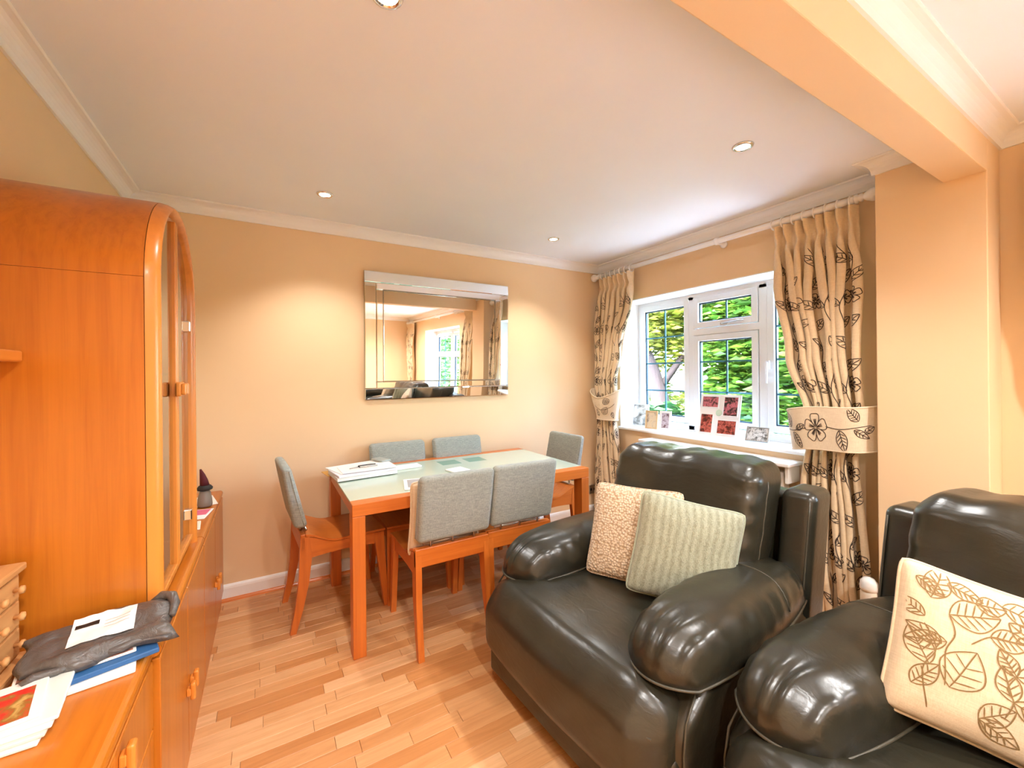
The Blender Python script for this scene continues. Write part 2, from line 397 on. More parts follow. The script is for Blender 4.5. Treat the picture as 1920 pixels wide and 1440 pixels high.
# ---------------------------------------------------------------- downlights
LENSM = Mat('lamp_lens'); LENSM.set('Emission Color', (1, .86, .66, 1)); LENSM.set('Emission Strength', 18); LENSM = LENSM.m
def downlight(x, y, label, watts=1.0, cone=112):
    t = thing('downlight', label, 'downlight', (x, y, ZC), group='recessed ceiling downlights')
    MB().lathe([(.030, -.001), (.032, -.008), (.038, -.009), (.044, -.005), (.046, 0)], 28).build('trim_ring', CHROME, t)
    MB().lathe([(.0001, -.004), (.018, -.005), (.031, -.0035)], 24).build('lamp_lens', LENSM, t)
    d = bpy.data.lights.new('lamp', 'SPOT'); d.energy = SPOT_W * watts; d.color = SPOT_COL; d.spot_size = R(cone); d.spot_blend = .75; d.shadow_soft_size = .035
    o = link(bpy.data.objects.new('lamp', d), t); o.location = (0, 0, -.03)
downlight(.291, 1.16, 'glowing downlight cut by the top edge of the picture')
downlight(1.918, 1.12, 'glowing downlight between the ceiling beam and the right curtain')
downlight(.289, 2.614, 'glowing downlight above the left end of the dining table')
downlight(1.925, 2.622, 'glowing downlight near the far corner above the window end of the table')
for x, y, lb in ((.29, -.55, 'added fill downlight out of view beyond the beam on the wall unit side'), (1.92, -.55, 'added fill downlight out of view beyond the beam on the garden door side'), (.29, -2.1, 'added rearmost fill downlight out of view on the wall unit side'), (1.92, -2.1, 'added rearmost fill downlight out of view on the garden door side')): downlight(x, y, lb, 2.7, 160)  # unseen lamps added behind the camera, stronger and wider, as room fill

# ---------------------------------------------------------------- curtain pole
def curtain_pole(dy0, dy1, yr, ybr, label):
    t = thing('curtain_pole', label, 'curtain pole', (2.755, 0, 2.312))
    rx = M.Rotation(R(-90), 4, 'X')
    MB().lathe([(.019, dy0), (.019, dy1)], 20, rx @ M.Scale(1, 4)).build('pole', TRIM, t)
    prof = [(.0165, 0), (.024, .004), (.024, .014), (.017, .02), (.022, .03), (.022, .036), (.015, .042), (.024, .055), (.034, .075), (.036, .09), (.030, .108), (.016, .12), (.0001, .123)]
    MB().lathe(prof, 24, M.Translation((0, dy1, 0)) @ rx).build('finial', TRIM, t)
    MB().lathe(prof, 24, M.Translation((0, dy0, 0)) @ M.Rotation(R(90), 4, 'X')).build('finial', TRIM, t)
    for yy in ybr:
        MB().lathe([(.025, -.014), (.027, 0), (.025, .014)], 20, M.Translation((0, yy, 0)) @ rx).lathe([(.011, 0), (.011, .06), (.024, .066), (.026, .082)], 20, M.Translation((0, yy, -.012)) @ M.Rotation(R(90), 4, 'Y')).build('bracket', TRIM, t)
    base = None
    for yy in yr:
        if base is None:
            base = MB().tube([(cos(a) * .029, 0, sin(a) * .029 - .006) for a in [2 * pi * i / 20 for i in range(20)]], .0045, 8, True).build('ring', TRIM, t); o = base
        else: o = link(bpy.data.objects.new('ring', base.data), t)
        o.location = (0, yy, 0)
    return t

# ---------------------------------------------------------------- printed leaves: strokes in metres on a flat cloth
def leaf(x, y, ang, L, Wd, veins=4):
    ca, sa = cos(ang), sin(ang); P = lambda u, v: (x + u * ca - v * sa, y + u * sa + v * ca); out = []
    pr = lambda t: Wd / 2 * sin(pi * t ** .85) ** .9 if 0 < t < 1 else 0
    for s in (1, -1): out.append([P(L * t, s * pr(t)) for t in [i / 14 for i in range(15)]])
    out.append([P(L * t, 0) for t in [i / 6 for i in range(7)]])
    for k in range(veins):
        t0 = .15 + .6 * k / veins
        for s in (1, -1): out.append([P(L * (t0 + .16 * q), s * pr(t0 + .16) * .85 * q) for q in (0, .35, .7, 1)])
    return out
def bloom(x, y, r, a0=0, n=5):
    out = []
    for k in range(n):
        a = a0 + 2 * pi * k / n
        pts = []
        for i in range(17):
            t = i / 16; th = (t - .5) * 2 * pi / n * 1.15; rr = r * (1 - abs(2 * t - 1) ** 3.2) * (1 - .10 * cos((2 * t - 1) * pi)) + .004
            pts.append((x + rr * cos(a + th), y + rr * sin(a + th)))
        out.append(pts)
        for d in (-.16, 0, .16): out.append([(x + q * r * cos(a + d), y + q * r * sin(a + d)) for q in (.12, .35, .6)])
    return out
def stem(pts): 
    out = []
    for i in range(len(pts) - 1):
        p0, p1, p2, p3 = pts[max(i - 1, 0)], pts[i], pts[i + 1], pts[min(i + 2, len(pts) - 1)]
        for k in range(6):
            t = k / 6
            out.append(tuple(.5 * (2 * b + (c - a) * t + (2 * a - 5 * b + 4 * c - d) * t * t + (3 * b - a - 3 * c + d) * t ** 3) for a, b, c, d in zip(p0, p1, p2, p3)))
    return [out + [pts[-1]]]
def resample(st, step):
    out = []
    for s in st:
        q = [s[0]]
        for a, b in zip(s, s[1:]):
            n = max(1, int(math.hypot(b[0] - a[0], b[1] - a[1]) / step))
            q += [(lerp(a[0], b[0], k / n), lerp(a[1], b[1], k / n)) for k in range(1, n + 1)]
        out.append(q)
    return out
def ink(name, S, strokes, wd, off, mat, parent, lim=None, step=.006):
    """thin printed ribbons lying on the cloth S(x, y) -> point, x and y in metres"""
    mb = MB()
    for st in resample(strokes, step):
        runs = [[]]
        for p in st:
            if lim and not (lim[0] < p[0] < lim[1] and lim[2] < p[1] < lim[3]):
                if runs[-1]: runs.append([])
            else: runs[-1].append(p)
        for run in runs:
            if len(run) < 2: continue
            Q = [V(S(*p)) for p in run]; e = .0015; vs = []
            for i, p in enumerate(run):
                n = (V(S(p[0] + e, p[1])) - Q[i]).cross(V(S(p[0], p[1] + e)) - Q[i])
                n = n.normalized() if n.length > 1e-12 else V((0, 0, 1))
                t = (Q[min(i + 1, len(Q) - 1)] - Q[max(i - 1, 0)]).normalized()
                s = n.cross(t).normalized() * wd / 2 * (1 if 0 < i < len(run) - 1 else .5)
                vs += [Q[i] + s + n * off, Q[i] - s + n * off]
            mb.add(vs, [(2 * i, 2 * i + 1, 2 * i + 3, 2 * i + 2) for i in range(len(run) - 1)], True)
    return mb.build(name, mat, parent, fixn=False)

# ---------------------------------------------------------------- curtains
def vine(rg, L, x0, amp=.03):
    """a climbing printed vine of length L at cloth position x0"""
    pts = [(x0 + amp * sin(i * 1.7), .05 + i * .12) for i in range(int(L / .12))]; out = stem(pts)
    for i, p in enumerate(pts[:-1]):
        s = 1 if i % 2 else -1
        out += leaf(p[0], p[1], R(90) - s * R(rg.uniform(35, 60)), rg.uniform(.085, .12), rg.uniform(.04, .055), 3)
        if i % 4 == 2: out += bloom(p[0] - s * .06, p[1] + .05, .045, rg.random())
    return out
def curtain(label, tops, yl, yr, n, seed, xw=2.755, flare=1.0, strokes_at=()):
    """tops: z of heading and hem; yl / yr: tables of the two side edges against z; n pleats"""
    t = thing('curtain', label, 'curtain')
    z1, z0 = tops; rg = random.Random(seed); ph = [rg.uniform(-.25, .25) for _ in range(n + 2)]
    def S(s, v):
        z = lerp(z1, z0, v); a = interp(yl, z1 - z); b = interp(yr, z1 - z); d = z1 - z
        k = s * n; i = int(k); warp = k + .30 * sin(2 * pi * k / 3.1 + seed) * ss(.1, .5, d)
        c = .5 - .5 * cos(2 * pi * warp)
        wd = abs(b - a); amp = .045 + .5 * (.5 - wd) * .10
        pin = math.exp(-((d - .10) / .035) ** 2)
        amp = lerp(.052, .082, ss(.15, .6, d)) * (1 - .5 * pin)
        sh = c ** (.75 + .8 * pin)
        y = lerp(a, b, s) + .30 * (b - a) / n * sin(4 * pi * warp) * ss(.08, .3, d) + .006 * sin(9 * d + ph[i % (n + 1)] * 8)
        x = xw + .025 - amp * sh - .012 * sin(5.0 * s + 2.2 * d + seed) * ss(.2, .8, d)
        return (x, y, z)
    nu, nv = n * 14, 110
    MB().grid(S, nu, nv).build('cloth', CURT, t, fixn=False)
    Wd = .17 * n; L = z1 - z0
    def Sm(x, y): return S(max(0, min(1, x / Wd)), max(0, min(1, 1 - y / L)))
    st = []
    for xx in strokes_at: st += vine(rg, L, xx * Wd)
    def Sf(x, y):
        p = Sm(x, y); return p
    ink('printed_vine', Sf, st, .0042, -.0016 if yl[0][1] < yr[0][1] else .0016, INK, t, (.002, Wd - .002, .01, L - .01), .012)
    return t
# right curtain: left edge towards the window, right edge towards the pier (y falls to the right in the picture)
rc = curtain('tall cream curtain with leaf print hanging between window and pier', (2.285, .012), [(0, 1.425), (.35, 1.40), (.8, 1.32), (1.15, 1.235), (1.28, 1.225), (1.6, 1.25), (2.0, 1.26), (2.27, 1.24)], [(0, .985), (.4, .965), (1.1, .96), (1.28, .985), (1.7, .96), (2.27, .93)], 8, 1.3, strokes_at=(.10, .26, .45, .62, .80, .93))
lc = curtain('cream leaf print curtain gathered in the corner beside the dining table', (2.285, .012), [(0, 3.03), (.5, 3.045), (1.0, 3.05), (1.2, 3.02), (1.5, 3.03), (2.27, 3.06)], [(0, 2.60), (.25, 2.60), (.7, 2.70), (1.0, 2.775), (1.22, 2.80), (1.6, 2.76), (2.27, 2.70)], 7, 2.1, strokes_at=(.06, .24, .42, .60, .78, .93))
curtain_pole(1.0, 3.0, [1.015 + i * .058 for i in range(8)] + [2.61 + i * .06 for i in range(7)], (1.80,), 'white wooden curtain pole with round finials over the window')
# tiebacks
tb = thing('curtain_tieback', 'wide cream tieback printed with a flower around the right curtain', 'tieback')
def TB(x, y):     # x along the band (0-.62), y up (0-.235); wraps the front of the curtain
    u = x / .62; v = y / .235; a = lerp(-1, 1, u)
    yy = 1.105 - a * .205 - .012 * a * v + .008 * v
    xx = 2.60 + .115 * abs(a) ** 4.5 + .010 * cos(a * 2) + .02 * (1 - v)
    zz = .915 + y + .055 * u + .01 * sin(u * 5)
    return (xx, yy, zz)
mb = MB(); mb.grid(lambda u, v: TB(u * .62, v * .235), 40, 10); mb.grid(lambda u, v: tuple(V(TB(u * .62, v * .235)) + V((.007, 0, 0))), 40, 10, flip=True)
mb.build('band', CURTBAND, tb, fixn=False)
for v in (0, .235): MB().tube([V(TB(.62 * i / 30, v)) + V((.0035, 0, 0)) for i in range(31)], .0048, 6).build('piped_edge', CURTBAND, tb)
MB().tube([TB(.62, .12), (2.735, .893, 1.08), (2.76, .889, 1.07)], .007, 6).build('loop', CURTBAND, tb)
st = bloom(.27, .122, .082, .35) + leaf(.075, .13, R(115), .10, .06) + leaf(.09, .10, R(-55), .12, .045) + leaf(.12, .115, R(20), .07, .035, 2) + leaf(.43, .115, R(-75), .12, .07) + leaf(.545, .165, R(130), .09, .055) + leaf(.52, .12, R(-35), .085, .035, 3) + stem([(.03, .12), (.1, .11), (.2, .12)]) + stem([(.34, .13), (.43, .12), (.52, .13), (.6, .14)]) + leaf(.57, .10, R(40), .05, .03, 2)
ink('printed_flower', TB, st, .0036, .0014, INK, tb, (.004, .616, .004, .231))
MB().lathe([(.013, 0), (.013, .004), (.004, .006), (.004, .03), (.010, .034), (.0001, .037)], 14, M.Translation((2.76, PY1, 1.07)) @ M.Rotation(R(-90), 4, 'X')).build('hook', BRASS, tb)
tb2 = thing('curtain_tieback', 'cream leaf print tieback slung round the left curtain like a cup', 'tieback')
def TL(x, y):     # x around, y up
    a = x / .70 * 2 * pi; v = y / .20
    r1 = lerp(.125, .185, ss(0, 1, v)); r2 = lerp(.062, .088, v)
    return (2.715 - r2 * cos(a), 2.905 - r1 * sin(a) - .02 * (1 - v), .955 + y + .055 * (1 - cos(a)) * .5 * v + .05 * abs(sin(a)) ** 1.5 * v)
mb = MB(); mb.grid(lambda u, v: TL(u * .70, v * .20), 48, 8); mb.grid(lambda u, v: (lambda p: (lerp(p[0], 2.715, .06), lerp(p[1], 2.9, .04), p[2]))(TL(u * .70, v * .20)), 48, 8, flip=True); mb.build('band', CURTBAND, tb2, fixn=False)
MB().tube([TL(.7 * i / 36, .20) for i in range(36)], .0055, 6, True).build('piped_edge', CURTBAND, tb2)
MB().tube([TL(.7 * i / 36, 0) for i in range(36)], .005, 6, True).build('piped_edge', CURTBAND, tb2)
st = leaf(.06, .13, R(110), .06, .05) + leaf(.02, .05, R(60), .07, .06) + stem([(-.06, .12), (0, .09), (.08, .1), (.12, .12)]) + leaf(-.03, .03, R(100), .06, .035, 2) + leaf(.1, .06, R(-60), .05, .03, 2)
ink('printed_leaves', lambda x, y: TL(x % .70, y), st, .0032, -.0014, INK, tb2, None)
ink('printed_leaves', lambda x, y: TL(x % .70, y), st, .0032, .0016, INK, tb2, None)

# the second pair of curtains at the garden doors, seen in the mirror
for src, dy, lb in ((rc, -1.02, 'cream leaf print curtain nearest the pier by the garden doors'), (lc, -5.85, 'cream leaf print curtain at the rear corner by the garden doors')):
    c = copy_tree(src); c.location = (0, dy, 0); c['label'] = lb
curtain_pole(-3.15, .1, [-.05 - i * .058 for i in range(8)] + [-3.22 + i * .06 + .02 for i in range(7)], (-1.4,), 'white curtain pole over the garden doors beyond the beam')

# ---------------------------------------------------------------- radiator with a shelf
rd = thing('radiator', 'white radiator with a narrow shelf under the window', 'radiator', (0, 0, 0))
MB().box(2.665, 2.838, 1.30, 2.47, .805, .828, .006).build('shelf', TRIM, rd)
MB().box(2.72, 2.80, 1.36, 2.41, .16, .76, .01).build('panel', TRIM, rd)
for i in range(24): 
    if i == 0: fin = MB().box(2.712, 2.722, -.012, .012, .19, .73, .004).build('fin', TRIM, rd); fin.location = (0, 1.4, 0)
    else: link(bpy.data.objects.new('fin', fin.data), rd).location = (0, 1.4 + i * .0425, 0)
for yy in (1.33, 2.44): MB().box(2.70, 2.838, yy - .01, yy + .01, .70, .806, .003).build('bracket', TRIM, rd)
pot = thing('small_pot', 'small white ribbed object on the floor behind the right curtain hem', 'pot', (2.70, .76, 0))
pot.location = (2.655, .918, 0); pot.scale = (.72, .72, 1.6)
MB().lathe([(.045, 0), (.05, .01), (.05, .05), (.046, .055), (.05, .06), (.05, .10), (.046, .105), (.05, .11), (.05, .15), (.045, .16)], 24).build('ribbed_body', PAPER2, pot)
MB().lathe([(.052, .16), (.054, .168), (.05, .185), (.03, .196), (.0001, .2)], 24).build('rounded_lid', TRIM, pot)
so = thing('wall_socket', 'small brushed metal socket plate low on the wall right of the table', 'socket', (2.726, YB, .25))
MB().box(-.043, .043, -.010, -.001, -.043, .043, .004).build('plate', STEEL, so)
for dx in (-.02, .02): MB().box(dx - .008, dx + .008, -.012, -.009, -.012, .012, .002).build('switch', BLACK, so)

# ---------------------------------------------------------------- mirror: border strips tilted outwards, inner strips, centre pane
mt = M.Translation((1.187, YB - .016, 1.672)) @ M.Rotation(R(1.2), 4, 'X')
mir = thing('wall_mirror', 'large landscape looking glass hung on the cream wall over the dining table', 'mirror', mat=mt)
HW, HH = .593, .466
MB().box(-HW, HW, -.006, .012, -HH, HH, .001).build('backing_board', MIRROR_EDGE, mir)
def strip(x0, x1, z0, z1, y, tx, tz, name):
    hx, hz = (x1 - x0) / 2, (z1 - z0) / 2; b = .005; vs = []
    for x, z, d in ((-hx, -hz, .004), (hx, -hz, .004), (hx, hz, .004), (-hx, hz, .004), (-hx + b, -hz + b, 0), (hx - b, -hz + b, 0), (hx - b, hz - b, 0), (-hx + b, hz - b, 0)):
        vs.append((x, d + tx * z + tz * x, z))
    fs = [(4, 5, 6, 7), (0, 1, 5, 4), (1, 2, 6, 5), (2, 3, 7, 6), (3, 0, 4, 7)]
    o = MB().add(vs, fs).build(name, MIRROR, mir, fixn=False); o.location = ((x0 + x1) / 2, y, (z0 + z1) / 2)
bw, iw = .082, .050; tl = .075
strip(-HW, HW, HH - bw, HH, -.014, tl, 0, 'border_strip'); strip(-HW, HW, -HH, -HH + bw, -.014, -tl, 0, 'border_strip')
strip(-HW, -HW + bw, -HH + bw, HH - bw, -.014, 0, -.02, 'border_strip'); strip(HW - bw, HW, -HH + bw, HH - bw, -.014, 0, .03, 'border_strip')
a, b = HW - bw, HH - bw
strip(-a, a, b - iw, b, -.017, .03, 0, 'inner_strip'); strip(-a, a, -b, -b + iw, -.017, -.03, 0, 'inner_strip')
strip(-a, -a + iw, -b + iw, b - iw, -.017, 0, -.012, 'inner_strip'); strip(a - iw, a, -b + iw, b - iw, -.017, 0, .015, 'inner_strip')
a -= iw; b -= iw
strip(-a, a, -b, b, -.012, 0, 0, 'centre_pane')
for x0, x1, z0, z1 in ((-a - .004, -a + .003, -b, b), (a - .003, a + .004, -b, b), (-a, a, b - .003, b + .004), (-a, a, -b - .004, -b + .003)):
    MB().box(x0, x1, -.019, -.006, z0, z1, .002).build('edge_line', MIRROR_EDGE, mir)

# ---------------------------------------------------------------- wall units on the left
def handle(parent, y, z, x, name='handle'):
    o = MB().box(0, .013, -.012, .012, -.012, .012, .003).box(.010, .026, -.013, .013, -.028, .028, .006, 3).build(name, CABE, parent); o.location = (x, y, z); return o
def base_unit(name, label, y0, y1, xf, doors, drawer=False):
    t = thing(name, label, 'cabinet', (0, 0, 0))
    MB().box(XL + .022, xf - .022, y0 + .002, y1 - .002, .07, .655).build('carcass', CAB['z'], t)
    MB().box(XL + .022, xf - .012, y0 + .002, y1 - .002, 0, .068).build('plinth', CAB['y'], t)
    pr = [(XL + .022, .655), (XL + .022, .69)] + [(xf - .014 + .014 * sin(q), .673 + .017 * cos(q)) for q in [R(180) * i / 8 for i in range(9)]] + [(xf - .014, .655)]
    MB().prism(pr, 'y', y0 + .001, y1 - .001).build('top', CABEY if drawer is None else CAB['y'], t)
    for a, b, hy in doors:
        if drawer:
            for z0, z1 in ((.076, .30), (.306, .475), (.481, .650)):
                d = MB().box(xf - .022, xf - .002, a + .002, b - .002, z0, z1, .003).build('drawer', CAB['z'], t); handle(d, hy, (z0 + z1) / 2 + .05, xf - .002)
        else:
            d = MB().box(xf - .022, xf - .002, a + .002, b - .002, .076, .650, .003).build('door', CAB['z'], t); handle(d, hy, .31, xf - .002)
    return t
base_unit('base_cabinet', 'low orange wood cabinet under magazines and bag at the left edge', .12, 1.398, -.262, [(.12, .70, .60), (.70, 1.398, 1.12)], True)
base_unit('base_cabinet', 'low orange wood cabinet carrying the arched display cabinet', 1.402, 2.238, -.248, [(1.402, 1.82, 1.785), (1.82, 2.238, 1.855)])
base_unit('base_cabinet', 'low orange wood cabinet at the far end under the figurine', 2.242, 3.09, -.248, [(2.242, 2.665, 2.63), (2.665, 3.09, 2.70)])
# arched display cabinet
dc = thing('display_cabinet', 'tall orange wood display cabinet with arched top and glass doors', 'cabinet', (0, 0, .69))
ay0, ay1, asp, ari, axf = 1.53, 2.205, .977, .305, -.266
def arch(ins, k=28):
    hw = (ay1 - ay0) / 2 - ins; c = (ay0 + ay1) / 2; rr = ari - ins
    return [(c - hw, 0)] + [(c - hw * cos(pi * i / k), asp + rr * sin(pi * i / k)) for i in range(k + 1)] + [(c + hw, 0)]
def arch_band(mb, ins0, ins1, x0, x1, smooth=True):
    A, B = arch(ins0), arch(ins1); n = len(A); vs = []
    for x in (x0, x1): vs += [(x, p[0], p[1]) for p in A] + [(x, p[0], p[1]) for p in B]
    fs = []
    for i in range(n - 1):
        fs += [(i, i + 1, 2 * n + i + 1, 2 * n + i), (n + i + 1, n + i, 3 * n + i, 3 * n + i + 1), (i + 1, i, n + i, n + i + 1), (2 * n + i, 2 * n + i + 1, 3 * n + i + 1, 3 * n + i)]
    fs += [(0, 2 * n, 3 * n, n), (n - 1, 2 * n - 1, 4 * n - 1, 3 * n - 1)]
    mb.add(vs, fs)
def flat_smooth(o, ang=35):
    me = o.data; me.polygons.foreach_set('use_smooth', [True] * len(me.polygons)); me.set_sharp_from_angle(angle=R(ang)); return o
mb = MB(); A = arch(0); B = arch(.02)
xb = XL + .006
# side panels and curved top as separate parts
for s, y0, y1 in ((0, ay0, ay0 + .02), (1, ay1 - .02, ay1)): MB().box(xb, axf - .036, y0, y1, 0, asp - .001).build('side_panel', CAB['z'], dc)
n = len(A); mb = MB(); k0, k1 = 1, n - 2; vs = []
for x in (xb, axf - .036): vs += [(x,) + p for p in A[k0:k1 + 1]] + [(x,) + p for p in B[k0:k1 + 1]]
q = k1 - k0 + 1; fs = []
for i in range(q - 1): fs += [(i, i + 1, 2 * q + i + 1, 2 * q + i), (q + i + 1, q + i, 3 * q + i, 3 * q + i + 1), (i + 1, i, q + i, q + i + 1), (2 * q + i, 2 * q + i + 1, 3 * q + i + 1, 3 * q + i)]
fs += [(0, 2 * q, 3 * q, q), (q - 1, 2 * q - 1, 4 * q - 1, 3 * q - 1)]
flat_smooth(mb.add(vs, fs).build('curved_top', CAB['z'], dc))
# rounded front frame: a swept bullnose following the arch
def bull(ins0, wd, x0, dep, k=10):
    P = arch(ins0); Q = arch(ins0 + wd); prof = [(q, -(dep * sin(pi * q) ** .6 if 0 < q < 1 else 0)) for q in [i / k for i in range(k + 1)]]
    vs = []; n = len(P)
    for (a, b) in zip(P, Q):
        vs += [(x0 - d, lerp(a[0], b[0], q), lerp(a[1], b[1], q)) for q, d in prof]
    m_ = k + 1; fs = []
    for i in range(n - 1):
        for j in range(k): fs.append((i * m_ + j, i * m_ + j + 1, (i + 1) * m_ + j + 1, (i + 1) * m_ + j))
        fs.append((i * m_ + k, i * m_, (i + 1) * m_, (i + 1) * m_ + k))
    return MB().add(vs, fs, True)
flat_smooth(bull(0.0, .034, axf - .034, .034).build('front_frame', CABE, dc), 50)
mb = MB(); arch_band(mb, .003, .03, axf - .037, axf - .033); mb.build('frame_joint', DARKGAP, dc)
MB().box(xb, axf - .03, ay0 + .02, ay1 - .02, 0, .022).build('bottom_panel', CAB['y'], dc)
MB().box(xb, xb + .008, ay0 + .02, ay1 - .02, 0, asp + .1).build('back_panel', paint('cabinet_back', lin(226, 196, 150)), dc)
for z in (.36, .70, 1.0): MB().box(xb + .01, axf - .06, ay0 + .021, ay1 - .021, z, z + .008).build('shelf', glassy('shelf_glass', (.85, .95, .9, 1), 1.5), dc)
DG = glassy('cabinet_door_glass', (.92, .93, .90, 1), 1.6, .03, .35)
cy = (ay0 + ay1) / 2
for s in (-1, 1):
    P = [p for p in arch(.036, 40) if (p[0] - cy) * s >= -1e-6]
    P = [p for p in P]; 
    if s < 0: poly = P + [(cy, .024)]
    else: poly = [(cy, .024)] + P
    poly = [(p[0], max(p[1], .024)) for p in poly]
    d = MB().prism(poly, 'x', axf - .030, axf - .024).build('door', DG, dc)
    MB().box(axf - .032, axf - .012, cy + s * .003 - (.018 if s < 0 else 0), cy + s * .003 + (.018 if s > 0 else 0), .024, asp + ari - .045, .004).build('stile', CABE, d)
    MB().box(axf - .030, axf - .012, *sorted((cy + s * .02, cy + s * ((ay1 - ay0) / 2 - .036))), .024, .042, .004).build('bottom_rail', CABE, d)
    MB().box(axf - .014, axf + .003, cy + s * .018 - .018, cy + s * .018 + .018, .625, .675, .006, 3).box(axf + .001, axf + .016, cy + s * .022 - .014, cy + s * .022 + .014, .63, .67, .005, 3).build('handle', CABE, d)
    for z in (.13, .90): MB().box(axf - .034, axf - .010, *sorted((cy + s * .262, cy + s * .292)), z - .022, z + .022, .004).build('hinge', CHROME, d)
sh = thing('wall_shelf', 'pale wooden shelf at the left edge running up to the display cabinet', 'shelf', (0, 0, 0))
MB().box(XL + .002, -.535, .25, 1.528, 1.424, 1.452, .004).build('board', CABEY, sh)
for yy in (.45, 1.2): MB().box(XL + .002, -.56, yy - .012, yy + .012, 1.36, 1.424, .003).build('bracket', CABE, sh)

# ---------------------------------------------------------------- things on the wall units
ct = thing('miniature_chest', 'small rustic pine chest of drawers on the low cabinet', 'chest', (-.60, 1.408, .69))
MB().box(-.075, .070, -.075, .075, .022, .225, .002).build('body', PINE, ct)
MB().box(-.078, .092, -.088, .088, 0, .022, .006).build('base', PINE, ct)
MB().box(-.078, .082, -.083, .083, .225, .242, .004).build('top', PINE, ct)
for z0, z1 in ((.03, .092), (.097, .157), (.162, .218)):
    d = MB().box(.066, .075, -.064, .064, z0, z1, .003).build('drawer', PINE, ct)
    for yy in (-.036, .036): MB().lathe([(.004, 0), (.004, .008), (.010, .012), (.009, .018), (.0001, .020)], 12, M.Translation((.075, yy, (z0 + z1) / 2)) @ M.Rotation(R(90), 4, 'Y')).build('knob', PINE, d)
def print_mat(name, cols, sc=30, rough=.35):
    m = Mat(name, rough=rough); f = m.noise(m.coord(), sc, 3, .6, .5); k = len(cols)
    m.base(m.ramp(f, [(.3 + .4 * i / max(1, k - 1), c) for i, c in enumerate(cols)])); return m.m
MAG_RED = print_mat('red_food_cover', [lin(196, 30, 36), lin(214, 50, 44), lin(150, 110, 50), lin(206, 170, 100)], 26)
MAG_DARK = print_mat('dark_people_cover', [lin(30, 26, 28), lin(70, 40, 34), lin(190, 130, 110), lin(60, 50, 60)], 30)
BLUE = Mat('blue_card', lin(44, 96, 150), .4).m
def slab(name, label, cat, mat, L, Wd, th, loc, rz, parts=(), group=None, tilt=0):
    t = thing(name, label, cat, loc, rz, group); t.rotation_euler = (tilt, 0, rz)
    MB().box(-L / 2, L / 2, -Wd / 2, Wd / 2, 0, th, min(.002, th / 3), 1).build('body', mat, t)
    for nm, mm, x0, x1, y0, y1 in parts: MB().box(x0, x1, y0, y1, th, th + .0006).build(nm, mm, t)
    return t
pages = Mat('magazine_pages', lin(226, 230, 224), .6).m
for i in range(5):
    if i < 4: slab('magazine', ['lowest', 'second lowest', 'middle', 'fourth'][i] + ' pale magazine in the stack under the red cover', 'magazine', [pages, PAPER2, PAPER, pages][i], .20, .165, .0075, (-.478 + .004 * i - .006, 1.205 + .006 * i, .6905 + .0078 * i), R(2 + 2 * i), group='magazines at the left edge')
    else: slab('magazine', 'top magazine with a red food picture on its cover', 'magazine', PAPER, .19, .155, .005, (-.500, 1.222, .6905 + .0078 * 4), R(13), [('cover_picture', MAG_RED, -.088, .078, -.068, .045)], group='magazines at the left edge')
slab('brochure', 'white brochure lying under the blue folder', 'brochure', PAPER, .20, .13, .010, (-.385, 1.335, .6905), R(10))
slab('folder', 'blue card folder sticking out under the grey bag', 'folder', BLUE, .215, .135, .012, (-.362, 1.365, .7012), R(17))
slab('brochure', 'dark picture brochure with white border on the blue folder', 'brochure', PAPER, .20, .12, .005, (-.395, 1.375, .7138), R(13), [('cover_picture', MAG_DARK, -.094, .094, -.054, .054)])
BAGM = Mat('grey_plastic_bag', lin(92, 86, 82), .32, spec=.5); BAGM.bump(BAGM.noise(BAGM.coord(), 22, 4, .6, 1.2), .35, .02); BAGM = BAGM.m
bag = thing('mailing_bag', 'crumpled dark grey plastic mailing bag on the low cabinet', 'bag', (-.362, 1.408, .736), R(14)); bag.rotation_euler = (R(13), 0, R(14))
def bagz(x, y):
    return .020 + .007 * N.noise(V((x * 16, y * 20, 2))) + .004 * N.noise(V((x * 45, y * 50, 5))) + .012 * math.exp(-((y + .062) / .020) ** 2) + .014 * ss(.06, .12, x)
def bagp(u, v, top):
    a_, b_ = 2 * u - 1, 2 * v - 1; x = .135 * a_ + .008 * sin(b_ * 4); y = .082 * b_ * (1 - .22 * ss(-.3, -1, a_)) + .010 * sin(a_ * 5)
    e = (max(0, 1 - a_ ** 4) * max(0, 1 - b_ ** 4)) ** .35
    return (x, y, bagz(x, y) * e if top else -.004 * e)
mb = MB(); mb.grid(lambda u, v: bagp(u, v, True), 50, 34); mb.grid(lambda u, v: bagp(u, v, False), 50, 34, flip=True); mb.build('sack', BAGM, bag, merge=1e-5)
MB().tube([(-.125 + .25 * i / 14, -.076 + .006 * sin(i * 1.3) + .010 * sin(-.9 + i * .35), .010 + .002 * sin(i * 2.1)) for i in range(15)], [.007 + .003 * sin(i * .9) for i in range(15)], 10).build('rolled_edge', BAGM, bag)
MB().tube([(.095, .062, .012), (.118, .066, .024), (.138, .045, .028), (.142, .015, .024), (.132, -.02, .016)], [.008, .012, .013, .011, .008], 10).build('crumpled_mouth', BAGM, bag)
def lab(u, v):
    x = lerp(-.062, .056, u) + .012 * v; y = lerp(-.030, .066, v); return (x, y, bagz(x, y) + .0025 + .001 * sin(x * 60))
MB().grid(lab, 14, 10).build('address_label', PAPER, bag, fixn=False)
MB().grid(lambda u, v: tuple(V(lab(.05 + .36 * u, .62 + .15 * v)) + V((0, 0, .0012))), 6, 2).build('black_block', BLACK, bag, fixn=False)
for k in range(3): MB().grid(lambda u, v: tuple(V(lab(.5 + .4 * u, .42 + .12 * k + .02 * v)) + V((0, 0, .0010))), 6, 1).build('printed_line', Mat('faint_print', lin(190, 180, 170)).m, bag, fixn=False)
